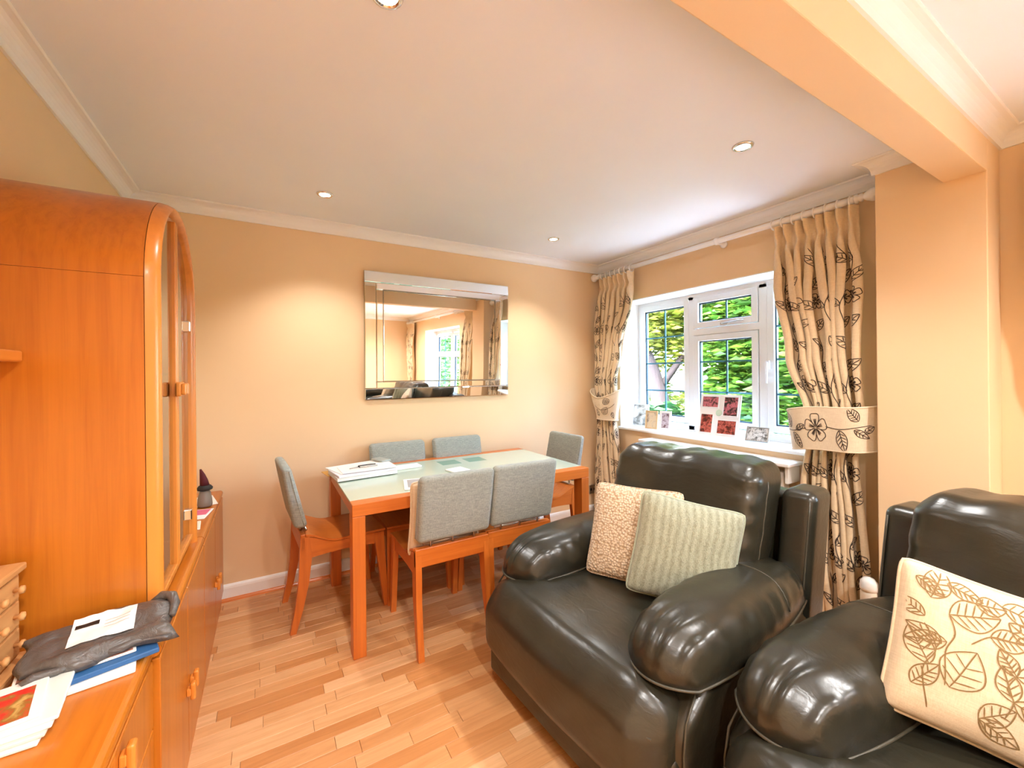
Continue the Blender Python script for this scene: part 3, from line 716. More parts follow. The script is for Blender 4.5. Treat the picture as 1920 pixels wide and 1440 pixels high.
# far cabinet
slab('paper_sheet', 'white printed sheet overhanging nothing on the far cabinet top', 'paper', PAPER, .16, .22, .002, (-.345, 2.86, .6905), R(12))['label'] = 'white printed sheet at the far end of the wall units'
slab('leaflet', 'pink and white leaflet on the far cabinet', 'leaflet', PAPER, .12, .17, .004, (-.325, 2.60, .6905), R(-8), [('pink_picture', Mat('pink_print', lin(226, 110, 140), .5).m, -.02, .05, -.02, .075)])
slab('leaflet', 'pale leaflet beside the display cabinet foot', 'leaflet', PAPER2, .10, .13, .006, (-.33, 2.40, .6905), R(5))
gn = thing('figurine', 'small grey figurine with a dark red pointed hat on the far cabinet', 'figurine', (-.300, 2.745, .6926))
MB().lathe([(.03, 0), (.034, .01), (.032, .04), (.026, .075), (.018, .09), (.0001, .1)], 18).build('body', Mat('grey_glaze', lin(140, 132, 122), .5).m, gn)
MB().lathe([(.022, .085), (.034, .09), (.036, .10), (.026, .112), (.0001, .12)], 18).build('collar', Mat('dark_scarf', lin(40, 38, 36), .7).m, gn)
MB().tube([(0, 0, .11), (-.004, .0, .14), (-.010, .0, .17), (-.018, .0, .20)], [.022, .018, .012, .004], 12).build('pointed_hat', Mat('dark_red_felt', lin(84, 18, 26), .8).m, gn)

# ---------------------------------------------------------------- dining table
TZ = .755; tx0, tx1, ty0, ty1 = .343, 1.835, 2.13, 3.03
FROST = Mat('frosted_green_glass', lin(192, 208, 190), .16, spec=.55, coat=.5).m
CLEARSQ = Mat('clear_green_square', lin(122, 160, 142), .05, spec=.6).m
tbl = thing('dining_table', 'cherry wood dining table with a frosted green glass top', 'table', (0, 0, 0))
for y0, y1 in ((ty0, ty0 + .075), (ty1 - .075, ty1)): MB().box(tx0, tx1, y0, y1, TZ - .062, TZ, .003).build('side_rail', TW['x'], tbl)
for x0, x1 in ((tx0 + .004, tx0 + .03), (tx1 - .03, tx1 - .004)): MB().box(x0, x1, ty0 + .075, ty1 - .075, TZ - .062, TZ - .012, .002).build('end_rail', TW['y'], tbl)
gl = MB().box(tx0 + .002, tx1 - .002, ty0 + .076, ty1 - .076, TZ - .012, TZ - .001, .0015).build('glass_top', FROST, tbl)
for cx, cyy in ((1.11, 2.80), (1.31, 2.80), (1.11, 2.36), (1.31, 2.36)): MB().box(cx - .07, cx + .07, cyy - .07, cyy + .07, TZ - .0011, TZ - .0006).build('clear_square', CLEARSQ, gl)
lg = None
for x in (tx0, tx1 - .062):
    for y0 in (ty0, ty1 - .082):
        if lg is None: lg = MB().box(0, .062, 0, .082, 0, TZ - .0625, .003).build('leg', TW['z'], tbl); o = lg
        else: o = link(bpy.data.objects.new('leg', lg.data), tbl)
        o.location = (x, y0, 0)

# ---------------------------------------------------------------- dining chairs (local: faces +Y)
def make_chair():
    t = thing('dining_chair', 'x', 'chair', group='dining chairs around the glass table')
    def seatz(y): return .452 + .058 * ss(-.02, -.20, y) if y < -.02 else .452
    def bar(pts, wx, name, mat):   # pts: (x, y, z, halfdepth)
        mb = MB(); vs = []
        for x, y, z, h in pts: vs += [(x - wx / 2, y - h, z), (x + wx / 2, y - h, z), (x + wx / 2, y + h, z), (x - wx / 2, y + h, z)]
        fs = [(3, 2, 1, 0), tuple(range(len(vs) - 4, len(vs)))]
        for i in range(len(pts) - 1):
            for j in range(4): fs.append((4 * i + j, 4 * i + (j + 1) % 4, 4 * i + 4 + (j + 1) % 4, 4 * i + 4 + j))
        return mb.add(vs, fs).build(name, mat, t)
    for s in (-1, 1):
        x = s * .187
        bar([(x + s * .006, .250, 0, .014), (x + s * .004, .236, .15, .018), (x + s * .002, .222, .30, .023), (x, .212, .41, .028), (x, .210, .447, .029)], .030, 'leg', TW['z'])
        bar([(x + s * .006, -.252, 0, .015), (x + s * .004, -.222, .12, .020), (x + s * .002, -.197, .26, .026), (x, -.186, .40, .031), (x, -.189, .505, .022)], .030, 'leg', TW['z'])
        ys = [-.185 + .37 * i / 12 for i in range(13)]
        prof = [(y, seatz(y) - .004) for y in ys] + [(y, .382 + .012 * cos((y) * 8)) for y in ys[::-1]]
        MB().prism(prof, 'x', x - .012, x + .012).build('side_rail', TW['y'], t)
    MB().box(-.175, .175, .198, .222, .385, .447, .003).build('front_rail', TW['x'], t)
    MB().box(-.202, .202, -.212, -.186, .428, .522, .005).build('back_rail', TW['x'], t)
    ys = [-.186 + .43 * i / 22 for i in range(23)]
    prof = [(y, seatz(y) + .012) for y in ys] + [(ys[-1] + .004, .457)] + [(y, seatz(y)) for y in ys[::-1]]
    o = MB().prism(prof, 'x', -.205, .205).build('seat', TW['y'], t); flat_smooth(o, 40)
    def padf(p):
        v = (p.z + .17) / .34; th = lerp(1.0, .72, v)
        y = p.y * th + .010 * (1 - (p.x / .2) ** 2) * (1 - (2 * v - 1) ** 2) * (1 if p.y > 0 else .35)
        return V((p.x * lerp(.985, 1.0, v), y - .205 - .085 * v + .012 * v * v, p.z + .724))
    pad = MB().bm(rbox(.2, .034, .17, .024, 4, (12, 2, 12), padf), True).build('backrest', CHAIRFAB, t)
    for s in (-1, 1): MB().tube([padf(V((s * .196, .016, -.15 + .30 * i / 10))) + V((s * .0035, 0, 0)) for i in range(11)], .003, 6).build('seam', CHAIRFAB, pad)
    for x in (-.12, 0, .12): MB().tube([(x, -.199, .515), (x, -.205, .575)], .006, 8).build('pin', STEEL, t)
    MB().tube([(-.15, -.176, .53), (.15, -.176, .53)], .005, 8).build('cross_rod', STEEL, t)
    return t
ch0 = make_chair()
spots = [((.338, 2.735), -86, 'grey blue dining chair at the left end of the table by the wall units'),
         ((.813, 2.212), 0.5, 'grey blue dining chair on the near side with a cream cushion on its seat'),
         ((1.23, 2.222), -1.5, 'grey blue dining chair on the near side half hidden by the armchair arm'),
         ((.812, 2.79), 180, 'dining chair against the mirror wall nearest the paper pile'),
         ((1.278, 2.785), 180, 'dining chair against the mirror wall under the middle of the mirror'),
         ((1.822, 2.70), 92, 'grey blue dining chair at the window end of the table')]
for i, (p, rz, lb) in enumerate(spots):
    c = ch0 if i == 0 else copy_tree(ch0)
    c.location = (p[0], p[1], 0); c.rotation_euler = (0, 0, R(rz)); c['label'] = lb

# ---------------------------------------------------------------- papers on the table
slab('document_folder', 'ochre card folder edge poking out left of the paper pile', 'folder', Mat('ochre_card', lin(214, 160, 84), .7).m, .20, .16, .004, (.40, 2.90, TZ), R(8))
slab('paper_pile', 'thick white document wallet at the bottom of the paper pile', 'documents', PAPER, .36, .25, .022, (.510, 2.755, TZ + .0045), R(5))
slab('paper_pile', 'white document bundle in the middle of the paper pile', 'documents', Mat('lilac_white_paper', lin(236, 232, 238), .6).m, .35, .23, .014, (.505, 2.74, TZ + .027), R(8))
slab('paper_sheet', 'large white sheet fanned out over the back of the paper pile', 'paper', PAPER, .34, .25, .003, (.50, 2.80, TZ + .0415), R(14))
slab('paper_sheet', 'top white sheet of the paper pile under the spectacles', 'paper', PAPER, .33, .20, .003, (.535, 2.735, TZ + .045), R(2))
slab('clear_wallet', 'grey plastic wallet at the back right of the paper pile', 'wallet', Mat('grey_plastic', lin(168, 172, 164), .3).m, .07, .13, .012, (.655, 2.895, TZ + .0482), R(20))
sp = thing('spectacles', 'thin dark framed folded spectacles on the paper pile', 'spectacles', (.535, 2.745, TZ + .0485), R(6))
MB().tube([(-.05, -.02, .006), (-.055, 0, .01), (-.05, .018, .008), (.02, .022, .008), (.06, .024, .006)], .0035, 6).build('temple_arm', BLACK, sp)
MB().tube([(-.05, -.02, .006), (0, -.022, .006), (.06, -.018, .005)], .003, 6).build('temple_arm', STEEL, sp)
MB().tube([(-.11, -.008, .004), (-.05, 0, .006)], .0028, 6).build('bridge', STEEL, sp)
slab('envelope', 'white envelope bundle right of the paper pile on the glass', 'envelope', PAPER, .21, .10, .012, (.79, 2.80, TZ), R(2))
slab('booklet', 'open white booklet on the table in front of the cushioned chair', 'booklet', PAPER, .16, .22, .008, (.735, 2.33, TZ), R(-14), [('text_block', Mat('grey_print', lin(170, 166, 164), .7).m, -.06, .02, -.08, .09)])
slab('booklet', 'small white booklet behind the middle dining chair back', 'booklet', PAPER, .12, .12, .01, (1.06, 2.52, TZ), R(10))

# ---------------------------------------------------------------- leather armchairs (local: x = depth from the front, y = left side, z up)
def tubepath(mb, pts, r=.0045, n=6): mb.tube(pts, r, n)
def make_armchair(label, group):
    t = thing('leather_armchair', label, 'armchair', group=group)
    # lower body
    rb('base', LEATHER, t, (.50, 0, .16), .44, .47, .12, .03, None, 3, (8, 8, 3))
    rb('footrest_panel', LEATHER, t, (.035, 0, .10), .028, .42, .065, .02, None, 3, (2, 10, 3))
    # seat cushion with wings in front of the arms, rolling over the front edge
    def seatf(p):
        x, y, z = p
        u = (x + .38) / .76; v = (z + .165) / .33
        wmid = lerp(1.0, .62, ss(.20, .30, u))
        y2 = y * wmid
        tv = ss(.35, .85, v); z += tv * (.018 * (1 - (y / .46) ** 2) * max(0, sin(pi * min(1, u * 1.2))) - .035 * ss(.12, .0, u) * v - .03 * ss(.55, 1.0, u))
        z -= .035 * ss(.30, .46, abs(y)) * tv * ss(.35, .15, u)
        x -= .022 * (1 - (y / .46) ** 2) * ss(.3, 0, u); x -= .014 * sin(pi * v) * (1 - (y / .46) ** 2) * ss(.3, 0, u); x += .03 * ss(.36, .46, abs(y)) * ss(.3, 0, u)
        z += .0035 * N.noise(V((x * 7, y2 * 7, 1.5)))
        return V((x, y2, z))
    seat = rb('seat_cushion', LEATHER, t, (.355, 0, .295), .38, .46, .165, .09, seatf, 6, (18, 22, 6))
    # front top seam across the cushion
    MB().tube([V((.355, 0, .295)) + seatf(V((-.353, -.43 + .86 * i / 30, .098))) + V((-.002, 0, .002)) for i in range(31)], .0032, 6).build('seam', SEAM, seat)
    for s in (-1, 1):
        # arm post: upright panel with a rounded front shoulder
        def postf(p, s=s):
            x, y, z = p; v = (z + .20) / .40
            x += .10 * ss(.72, 1.0, v) * ss(-.2, -.40, x)
            return V((x, y, z))
        post = rb('arm_panel', LEATHER, t, (.495, s * .385, .250), .415, .105, .21, .045, postf, 5, (14, 4, 10))
        MB().tube([(.088, s * .484, .06), (.086, s * .484, .30), (.10, s * .482, .38), (.15, s * .478, .44)], .0035, 6).build('seam', SEAM, post)
        # pillow arm: a domed pad over a piped rim, gathered at the front and along the sides
        HX, HY = .435, .162
        def arm(p_, q_, top, s=s):
            e = (max(0, 1 - abs(p_) ** 4.2) * max(0, 1 - abs(q_) ** 3.0)) ** .48
            x = HX * p_ * sqrt(1 - .62 * q_ * q_ / 2); y = HY * q_ * sqrt(1 - .88 * p_ * p_ / 2) * lerp(1.03, .90, (p_ + 1) / 2)
            z = .462 + .034 * (p_ + 1) / 2 - .016 * s * 0
            if top:
                rim = e * (1 - e) * 4
                wr = .0080 * ss(-.30, -.85, p_) * sin(q_ * 15 + 2.2 * N.noise(V((p_ * 2.5, q_ * 2, s)))) + .0050 * ss(.45, .95, abs(q_)) * sin(p_ * 30 + 3.5 * N.noise(V((p_ * 3, q_ * 2, 2 + s)))) + .0028 * ss(.3, .8, p_) * sin(q_ * 17 + s)
                z += .150 * e * lerp(1.06, .94, (p_ + 1) / 2) + wr * rim + .004 * e * N.noise(V((p_ * 3.2, q_ * 2.4, 5 + s)))
            else: z -= .020 * e
            return V((.505 + x, s * .368 + y, z))
        mb = MB(); mb.grid(lambda u, v: arm(2 * u - 1, 2 * v - 1, True), 72, 36); mb.grid(lambda u, v: arm(2 * u - 1, 2 * v - 1, False), 72, 36, flip=True)
        armo = mb.build('arm_pad', LEATHER, t, merge=1e-5)
        k = 20; sq = [(-1 + 2 * i / k, -1) for i in range(k)] + [(1, -1 + 2 * i / k) for i in range(k)] + [(1 - 2 * i / k, 1) for i in range(k)] + [(-1, 1 - 2 * i / k) for i in range(k)]
        MB().tube([arm(p_, q_, True) + V((0, 0, -.001)) for p_, q_ in sq], .0045, 6, True).build('piping', SEAM, armo)
        MB().tube([arm(.34 + .05 * q_ * q_, q_, True) + V((0, 0, .0003)) for q_ in [-.97 + 1.94 * i / 24 for i in range(25)]], .0026, 6).build('cross_seam', SEAM, armo)
        # back wing
        def wingf(p): 
            v = max(0, (p.z + .37) / .74); return V((p.x + .13 * v ** 1.2, p.y, p.z - .05 * ss(.0, .08, p.x) * v * 0))
        wg = rb('back_wing', LEATHER, t, (.86, s * .432, .52), .085, .062, .375, .035, wingf, 4, (4, 3, 12))
        MB().tube([V((.86, s * .432, .52)) + wingf(V((-.082, s * .045, -.3 + .64 * i / 12))) + V((-.002, 0, 0)) for i in range(13)], .003, 6).build('seam', SEAM, wg)
    # back shell and back cushion
    def shellf(p): v = max(0, (p.z + .36) / .72); return V((p.x + .13 * v ** 1.2, p.y, p.z))
    rb('back_shell', LEATHER, t, (.90, 0, .50), .05, .40, .36, .03, shellf, 3, (3, 8, 10))
    def backf(p):
        x, y, z = p; v = max(0, min(1, (z + .285) / .57)); yy = y / .362
        x2 = x * lerp(.80, 1.08, ss(0, .75, v))
        fx = ss(.03, -.09, x); x2 -= fx * .035 * (1 - yy * yy) * max(0, sin(pi * min(1, v * 1.05))) ** .7 * .9; x2 += fx * .022 * math.exp(-((v - .20) / .05) ** 2) * (1 - .5 * yy * yy)
        z2 = z + .012 * (1 - yy ** 4) * ss(.5, 1, v)
        ed = ss(.62, 1.0, abs(yy))
        x2 += .005 * ed * sin(z * 75 + 2 * N.noise(V((y * 9, z * 9, 7)))) * (.3 + .7 * fx)
        z2 += .0035 * ss(.72, 1, v) * sin(y * 46 + 3 * N.noise(V((y * 7, x * 9, 3))))
        x2 += .007 * N.noise(V((y * 6, z * 7, 9)))
        y2 = y * lerp(.94, 1.0, ss(.0, .5, v)) * (1 - .03 * ss(.85, 1, v))
        return V((x2 + .15 * v ** 1.15, y2, z2))
    bc = rb('back_cushion', LEATHER, t, (.735, 0, .705), .115, .362, .285, .062, backf, 6, (6, 30, 24))
    for s in (-1, 1): MB().tube([V((.735, 0, .705)) + backf(V((-.03, s * .360, -.22 + .44 * i / 14))) + V((-.002, s * .002, 0)) for i in range(15)], .0032, 6).build('seam', SEAM, bc)
    for x in (.14, .84):
        for s in (-1, 1): MB().lathe([(.022, 0), (.025, .006), (.025, .042)], 14, M.Translation((x, s * .38, 0))).build('foot', BLACK, t)
    return t
g = 'matching dark green leather armchairs'
ac1 = make_armchair('dark green leather armchair with two cushions in front of the window', g)
ac1.location = (.878, 1.262, 0); ac1.rotation_euler = (0, 0, R(3.4)); ac1.scale = (1.05, 1.035, 1)
ac2 = copy_tree(ac1); ac2['label'] = 'dark green leather armchair cut by the right edge with a leaf print cushion'
ac2.location = (.955, .238, 0); ac2.rotation_euler = (0, 0, R(-6.5)); ac2.scale = (1.02, 1.0, 1)

# ---------------------------------------------------------------- scatter cushions (local: x right, z up, front towards -y)
def pillow(name, label, s, th, mat, mtx, pip=None, n=44, group=None):
    t = thing(name, label, 'cushion', mat=mtx, group=group); h = s / 2
    def P(u, v, sg):
        a, b = 2 * u - 1, 2 * v - 1
        e = ((1 - abs(a) ** 2.4) * (1 - abs(b) ** 2.4)) ** .45 if abs(a) < 1 and abs(b) < 1 else 0
        rc_ = 1 - .05 * (a * a * b * b) ** 4; x = a * h * (1 - .05 * (1 - b * b)) * rc_; z = b * h * (1 - .05 * (1 - a * a)) * rc_
        wr = .004 * N.noise(V((a * 3, b * 3, s * 9 + sg))) * e
        return (x, sg * (th / 2 * e) + wr, z)
    mb = MB(); mb.grid(lambda u, v: P(u, v, -1), n, n); mb.grid(lambda u, v: P(u, v, 1), n, n, flip=True)
    body = mb.build('cover', mat, t, merge=1e-5)
    k = 24; edge = [(i / k, 0) for i in range(k)] + [(1, i / k) for i in range(k)] + [(1 - i / k, 1) for i in range(k)] + [(0, 1 - i / k) for i in range(k)]
    MB().tube([P(u, v, 0) for u, v in edge], .0045, 6, True).build('piping', pip or mat, t)
    return t, P
def mtx(c, rows): return M(((rows[0][0], rows[0][1], rows[0][2], c[0]), (rows[1][0], rows[1][1], rows[1][2], c[1]), (rows[2][0], rows[2][1], rows[2][2], c[2]), (0, 0, 0, 1)))
def pose(c, yaw, lean, roll): return M.Translation(c) @ M.Rotation(R(yaw), 4, 'Z') @ M.Rotation(R(lean), 4, 'X') @ M.Rotation(R(roll), 4, 'Y')
BOB = Mat('cream_bobble_knit', lin(238, 220, 194), .9, sheen=.3)
vo = BOB.n('TexVoronoi'); vo.inputs['Scale'].default_value = 95; vo.inputs['Randomness'].default_value = .8; BOB.l(BOB.coord((1, .3, 1)), vo.inputs['Vector'])
BOB.base(BOB.ramp(vo.outputs['Distance'], [(.25, lin(234, 214, 186)), (.75, lin(190, 158, 122))])); inv = BOB.n('Math', operation='SUBTRACT'); inv.inputs[0].default_value = 1; BOB.l(vo.outputs['Distance'], inv.inputs[1]); BOB.bump(inv.outputs[0], .8, .008)
KNIT = Mat('sage_cable_knit', lin(176, 178, 150), .95, sheen=.3)
wv = KNIT.n('TexWave', wave_type='BANDS', bands_direction='X'); wv.inputs['Scale'].default_value = 11; wv.inputs['Distortion'].default_value = 3.5; wv.inputs['Detail'].default_value = 2; KNIT.l(KNIT.coord(), wv.inputs['Vector'])
fz = KNIT.noise(KNIT.coord((1.3, 1, .7)), 95, 3, .6, 1.5); mx = KNIT.n('Mix', data_type='FLOAT'); mx.inputs['Factor'].default_value = .78; KNIT.l(wv.outputs['Fac'], mx.inputs[2]); KNIT.l(fz, mx.inputs[3])
KNIT.base(KNIT.ramp(mx.outputs[0], [(.3, lin(138, 140, 116)), (.65, lin(172, 175, 152))])); KNIT.bump(mx.outputs[0], .7, .007)
LINEN = fabric('cream_cushion_linen', lin(226, 205, 174), lin(214, 190, 156), 420, .2)
gc, _ = pillow('scatter_cushion', 'sage green cable knit cushion in front of the cream one', .405, .13, KNIT.m, pose((1.43, 1.085, .664), -40, -8.5, 12), fabric('sage_velvet', lin(178, 186, 164), lin(160, 168, 146), 300, .1))
pillow('scatter_cushion', 'cream bobble knit cushion leaning on the armchair back', .41, .12, BOB.m, pose((1.385, 1.315, .672), -70, -22, -2))
lf, LP = pillow('scatter_cushion', 'large cream cushion printed with brown leaves on the right armchair', .378, .15, LINEN, pose((1.508, .294, .658), -51, -20.6, 15.9))
rg = random.Random(11); st = []
for (x, y, a, L, wd) in ((.06, .36, 70, .11, .06), (.10, .33, 20, .12, .085), (.05, .30, 150, .07, .04), (.12, .13, 70, .13, .10), (.07, .17, 120, .10, .06), (.045, .10, 60, .09, .05), (.09, .24, 160, .08, .045), (.10, .25, 200, .09, .05), (.25, .23, 125, .07, .045), (.25, .23, 20, .11, .06), (.25, .16, 110, .09, .055), (.25, .16, -15, .11, .06), (.19, .08, 40, .09, .06), (.19, .08, -20, .1, .05), (.19, .31, 10, .09, .06), (.29, .335, 5, .06, .05), (.29, .335, 80, .06, .05), (.29, .335, 150, .07, .05), (.29, .335, -70, .07, .05), (.22, .41, -10, .10, .06), (.31, .06, 20, .10, .06), (.36, .20, 60, .09, .06), (.38, .30, 30, .06, .05), (.36, .10, -60, .07, .05), (.03, .41, -30, .07, .04), (.10, .42, -15, .08, .045), (.40, .40, 70, .05, .04), (.16, .39, 10, .07, .05)):
    st += leaf(x, y, R(a), L, wd, rg.choice((3, 4)))
st += stem([(.10, .33), (.115, .28), (.10, .22), (.11, .13)]) + stem([(.25, .23), (.235, .19), (.25, .16), (.24, .11)]) + stem([(.29, .335), (.24, .32), (.19, .31), (.15, .27)]) + stem([(.05, .28), (.08, .22), (.06, .15), (.09, .05)]) + stem([(.19, .08), (.22, .05), (.25, .06)]) + stem([(.36, .2), (.34, .14), (.36, .10)])
ink('printed_leaves', lambda x, y: LP(x / .46, y / .46, -1), st, .0026, .0016, INK2, lf, (.012, .448, .012, .448), .008)
pillow('chair_cushion', 'cream cushion squeezed onto the near dining chair seat', .40, .11, LINEN, pose((.80, 2.065, .655), 180, -10, 0))

# ---------------------------------------------------------------- photo frames on the sill
def photo_frame(label, y, x, w_, h, lean, yaw, fm, wd, pm, cat='photo frame'):
    t = thing('photo_frame', label, cat, mat=M.Translation((x, y, .889)) @ M.Rotation(R(-90 + yaw), 4, 'Z') @ M.Rotation(R(-lean), 4, 'X'), group='photo frames on the window sill')
    mb = MB(); mb.box(-w_ / 2, -w_ / 2 + wd, -.012, 0, 0, h, .002).box(w_ / 2 - wd, w_ / 2, -.012, 0, 0, h, .002).box(-w_ / 2 + wd, w_ / 2 - wd, -.012, 0, 0, wd, .002).box(-w_ / 2 + wd, w_ / 2 - wd, -.012, 0, h - wd, h, .002).build('border', fm, t)
    MB().box(-w_ / 2 + wd, w_ / 2 - wd, -.006, -.002, wd, h - wd).build('photo', pm, t)
    return t
PH1 = print_mat('grey_statue_photo', [lin(70, 72, 72), lin(150, 150, 148), lin(225, 226, 224), lin(236, 236, 234)], 14)
PH2 = print_mat('pale_baby_photo', [lin(214, 190, 152), lin(226, 204, 170), lin(216, 196, 168), lin(120, 100, 84)], 20)
PH3 = print_mat('wedding_photo', [lin(70, 46, 40), lin(150, 128, 136), lin(214, 206, 216), lin(130, 80, 60)], 34)
PH4 = print_mat('red_party_photo', [lin(40, 22, 18), lin(110, 36, 24), lin(206, 104, 90), lin(40, 30, 24)], 32)
PH5 = print_mat('dark_party_photo', [lin(28, 22, 20), lin(52, 36, 30), lin(214, 120, 130), lin(44, 36, 30)], 28)
PH6 = print_mat('grey_couple_photo', [lin(60, 58, 54), lin(140, 136, 128), lin(230, 226, 220), lin(110, 104, 98)], 46)
photo_frame('unframed looking grey photo of a seated figure at the left of the sill', 2.74, 2.985, .15, .205, 12, 18, Mat('clear_acrylic', lin(226, 230, 230), .15).m, .008, PH1)['label'] = 'grey photo of a seated figure in a clear frame at the sill end'
photo_frame('small pale wooden photo frame second from the left curtain', 2.535, 2.905, .115, .16, 8, 14, wood('pale_frame_wood', lin(222, 190, 146), lin(204, 168, 122), 'z', .5, .6, 0), .014, PH2)
photo_frame('small white photo frame with a narrow wedding picture', 2.405, 2.925, .105, .165, 8, 14, TRIM, .02, PH3)
photo_frame('small silver landscape photo frame at the right of the sill', 1.655, 2.965, .15, .105, 22, 8, Mat('silver_frame', lin(190, 186, 176), .3, .7).m, .007, PH6)
cf = thing('collage_frame', 'large white collage frame with four coloured photos on the sill', 'photo frame', mat=M.Translation((2.955, 1.945, .889)) @ M.Rotation(R(-90 + 6), 4, 'Z') @ M.Rotation(R(-13), 4, 'X'))
MB().box(-.155, .155, -.014, 0, 0, .325, .003).build('panel', TRIM, cf)
for x0, x1, z0, z1, pm in ((-.135, -.012, .225, .305, PH5), (.035, .135, .165, .305, PH5), (-.135, -.045, .025, .165, PH4), (.0, .135, .025, .125, PH4)):
    p = MB().box(x0, x1, -.0155, -.0135, z0, z1).build('photo', pm, cf)
    mb = MB(); e = .008
    for q in ((x0 - e, x0, z0 - e, z1 + e), (x1, x1 + e, z0 - e, z1 + e), (x0, x1, z0 - e, z0), (x0, x1, z1, z1 + e)): mb.box(q[0], q[1], -.020, -.012, q[2], q[3], .002)
    mb.build('photo_border', TRIM, p)
MB().lathe([(.0001, .003), (.02, .002), (.026, 0)], 18, M.Translation((.0, -.0138, .182)) @ M.Rotation(R(90), 4, 'X')).build('oval_picture', Mat('pale_green_print', lin(206, 226, 206), .5).m, cf)

# ---------------------------------------------------------------- garden
def leafmat(name, stops):
    stops = [(p, tuple(q * 1.75 for q in c[:3]) + (1,)) for p, c in stops]
    m = Mat(name, rough=.5, spec=.3); g = m.n('NewGeometry'); col = m.ramp(g.outputs['Random Per Island'], stops); m.base(col)
    tr = m.n('BsdfTranslucent'); m.l(col, tr.inputs[0]); mx = m.n('MixShader'); mx.inputs[0].default_value = .4
    out = m.t.nodes['Material Output']; m.l(m.b.outputs[0], mx.inputs[1]); m.l(tr.outputs[0], mx.inputs[2]); m.l(mx.outputs[0], out.inputs[0]); return m.m
LG = [leafmat('leaf_yellow_green', [(0, lin(56, 68, 16)), (.5, lin(86, 96, 30)), (1, lin(118, 120, 50))]),
      leafmat('leaf_fresh_green', [(0, lin(22, 48, 12)), (.5, lin(42, 74, 20)), (1, lin(76, 100, 34))]),
      leafmat('leaf_deep_green', [(0, lin(10, 34, 18)), (.5, lin(20, 52, 28)), (1, lin(46, 78, 40))])]
BARK = Mat('bark', lin(44, 36, 40), .9); BARK.bump(BARK.noise(BARK.coord((1, 1, .2)), 20, 4), .6, .02); BARK = BARK.m
bounce_slab = bx('bounce_slab', paint('bounce_slab_paint', lin(222, 222, 222), .8, .1), None, XR + T, 5.0, -14, 14, -.5, -.12); tag(bounce_slab, 'unseen pale terrace along the house under the window', 'reflector', kind='structure')  # unseen pale ground added to throw sunlight up onto the ceiling
lawn = bx('lawn', paint('lawn_green', lin(40, 62, 24), .9, .3), None, 5.0, 22, -22, 22, -.5, -.15); tag(lawn, 'green garden ground outside the window', 'ground', kind='structure')
def foliage(name, blobs, n, size, mat, parent, rg):
    vs, fs = [], []
    tot = sum(b[3] * b[4] * b[5] for b in blobs)
    for (cx, cyy, cz, rx, ry, rz) in blobs:
        for _ in range(int(n * rx * ry * rz / tot)):
            d = V((rg.gauss(0, 1), rg.gauss(0, 1), rg.gauss(0, 1))).normalized() * (rg.random() ** .4)
            p = V((cx + d.x * rx, cyy + d.y * ry, cz + d.z * rz)); q = M.Rotation(rg.uniform(0, 6.28), 3, 'Z') @ M.Rotation(rg.uniform(-1.1, 1.1), 3, 'X')
            s = size * rg.uniform(.6, 1.4); k = len(vs)
            vs += [p + q @ V(a) for a in ((-s, 0, 0), (0, -s * .42, s * .12), (s, 0, 0), (0, s * .42, s * .12))]; fs.append((k, k + 1, k + 2, k + 3))
    return tag(MB().add(vs, fs).build(name, mat, parent, fixn=False), kind='stuff')
def plant(name, label, cat, loc, trunk, blobs, n, size, mat, seed, group):
    t = thing(name, label, cat, loc, group=group); rg = random.Random(seed)
    for pts, r in trunk: MB().tube(pts, r, 8).build('trunk', BARK, t)
    foliage('foliage', blobs, n, size, mat, t, rg); return t
GT = 'garden trees and shrubs outside'
plant('garden_tree', 'spreading tree with dark leaning trunk seen in the left pane', 'tree', (5.6, 4.75, -.15), [([(0, 0, 0), (.05, -.1, .8), (-.08, .05, 1.6), (-.35, .3, 2.6)], [.19, .16, .12, .07]), ([(-.02, 0, 1.2), (.3, -.35, 1.9), (.5, -.6, 2.7)], [.06, .05, .03])], [(-.3, .6, 2.6, 1.2, 1.2, .8), (.5, -.6, 2.9, 1.0, .8, .6), (.2, .3, 3.6, 1.3, 1.5, .7), (0, .9, 1.7, .8, .7, .5), (.4, .1, 2.0, .7, .7, .5), (.6, .9, 1.2, .6, .6, .4), (-.5, .9, .55, .55, .6, .5), (.9, .2, .7, .6, .6, .5)], 15000, .08, LG[0], 1, GT)
plant('conifer', 'tall bushy conifer filling the right of the middle pane', 'tree', (6.2, 3.45, -.15), [([(0, 0, 0), (0, 0, 4)], [.1, .04])], [(0, 0, .8, .95, .9, .9), (0, 0, 2.1, .9, .85, .9), (0, .05, 3.3, .75, .75, 1.0), (-.1, .6, 2.35, .5, .55, .35), (0, .55, 1.6, .4, .4, .25)], 12000, .085, LG[1], 2, GT)
plant('conifer', 'dense hedge conifer in the right pane', 'tree', (5.2, 2.1, -.15), [([(0, 0, 0), (0, 0, 3)], [.09, .04])], [(0, 0, .8, .8, .8, .9), (0, 0, 2.0, .75, .75, .9), (0, 0, 3.2, .6, .6, .9)], 9000, .08, LG[1], 3, GT)
plant('garden_shrub', 'dark leafy shrub low in the left pane', 'shrub', (4.7, 4.05, -.15), [([(0, 0, 0), (0, 0, .7)], [.03, .01])], [(0, 0, .65, .55, .55, .5), (.1, .5, .7, .5, .5, .45)], 1800, .10, LG[2], 4, GT)
plant('garden_shrub', 'mid green shrub below the fence in the middle pane', 'shrub', (5.0, 3.25, -.15), [([(0, 0, 0), (0, 0, .6)], [.03, .01])], [(0, 0, .55, .6, .55, .5)], 1500, .08, LG[2], 5, GT)
plant('garden_shrub', 'low bright shrub in front of the right pane', 'shrub', (4.4, 2.35, -.15), [([(0, 0, 0), (0, 0, .6)], [.03, .01])], [(0, 0, .5, .5, .6, .5)], 1300, .075, LG[1], 6, GT)
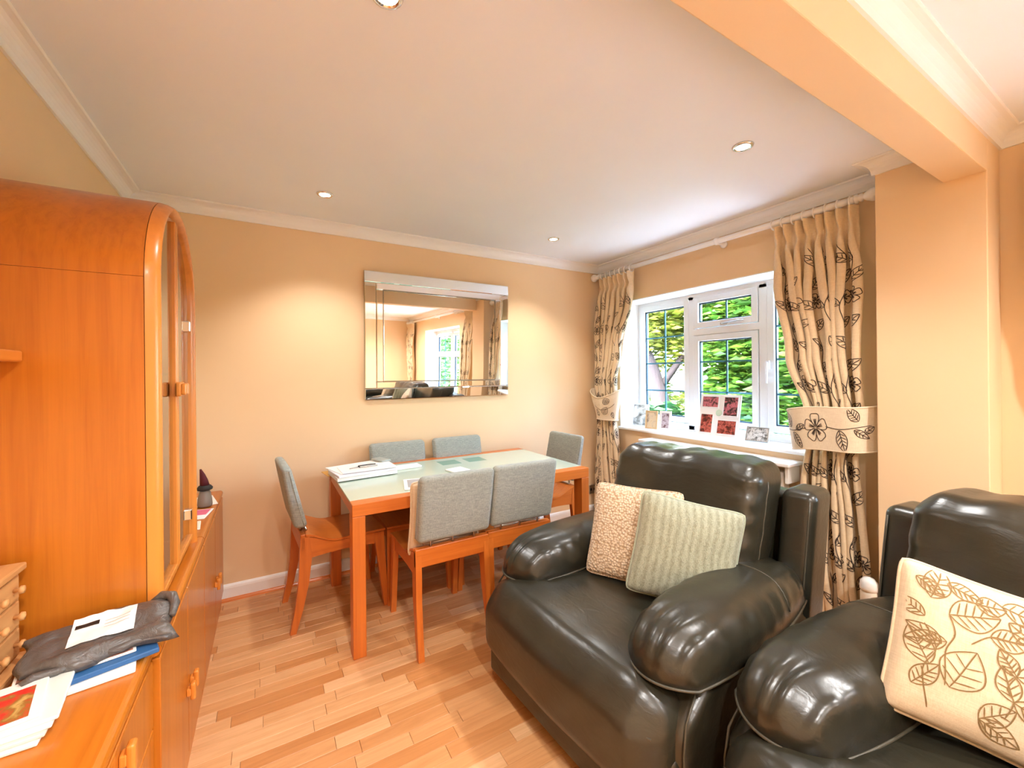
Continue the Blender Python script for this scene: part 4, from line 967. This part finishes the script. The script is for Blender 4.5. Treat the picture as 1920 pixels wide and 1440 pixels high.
plant('garden_tree', 'broad yellow green tree closing the view behind the fence', 'tree', (11.5, 7.2, -.15), [([(0, 0, 0), (0, .1, 3), (.1, 0, 5)], [.18, .14, .06])], [(0, 0, 3.2, 1.6, 2.2, 1.4), (0, 2.4, 3.6, 1.5, 1.8, 1.4), (0, -2.2, 3.4, 1.4, 1.6, 1.3), (0, .5, 5.2, 1.6, 2.4, 1.2)], 9000, .14, LG[0], 17, GT)
plant('garden_tree', 'pale tree high behind the fence', 'tree', (11.8, 14.2, -.15), [([(0, 0, 0), (.1, 0, 2), (0, .2, 4)], [.16, .13, .06])], [(0, 0, 4.0, 1.9, 1.9, 1.3), (0, -1.2, 4.8, 1.5, 1.3, .9)], 3500, .13, LG[0], 7, GT)
plant('conifer', 'green tree seen through the garden doors in the mirror', 'tree', (5.8, -1.6, -.15), [([(0, 0, 0), (0, 0, 3)], [.1, .04])], [(0, 0, 1.0, 1.0, 1.2, 1.0), (0, -.6, 2.2, .8, .8, .8), (0, .7, 2.0, .8, .7, .8)], 4000, .09, LG[1], 8, GT)
plant('garden_hedge', 'pale green hedge glimpsed through the garden doors in the mirror', 'hedge', (5.2, -6.6, -.15), [([(0, 0, 0), (0, 0, 1.5)], [.08, .03])], [(0, 0, 1.1, 1.2, .7, 1.2), (-1.3, .1, 1.0, .9, .6, 1.1), (1.6, -.2, 1.2, 1.2, .7, 1.3), (0, 0, 2.4, 1.6, .6, .8)], 9000, .10, leafmat('leaf_pale_green', [(0, lin(50, 92, 46)), (.5, lin(76, 124, 66)), (1, lin(104, 150, 86))]), 21, GT)
fn = thing('garden_fence', 'grey wooden board fence across the end of the garden', 'fence', (9.2, 0, -.15))
FB = wood('weathered_board', lin(84, 84, 80), lin(64, 64, 60), 'z', .8, .4, 0)
fb = None
for i in range(70):
    if fb is None: fb = MB().box(-.011, .011, -.068, .068, .05, 1.58, .003).build('board', FB, fn); o = fb
    else: o = link(bpy.data.objects.new('board', fb.data), fn)
    o.location = (0, 2.0 + i * .145, 0)
for i in range(6):
    if i == 0: fp = MB().box(.012, .10, -.05, .05, 0, 1.68, .006).build('post', FB, fn); o = fp
    else: o = link(bpy.data.objects.new('post', fp.data), fn)
    o.location = (0, 2.0 + i * 2.0, 0)
for z in (.35, 1.3): MB().box(.012, .05, 1.9, 12.2, z, z + .08, .004).build('rail', FB, fn)
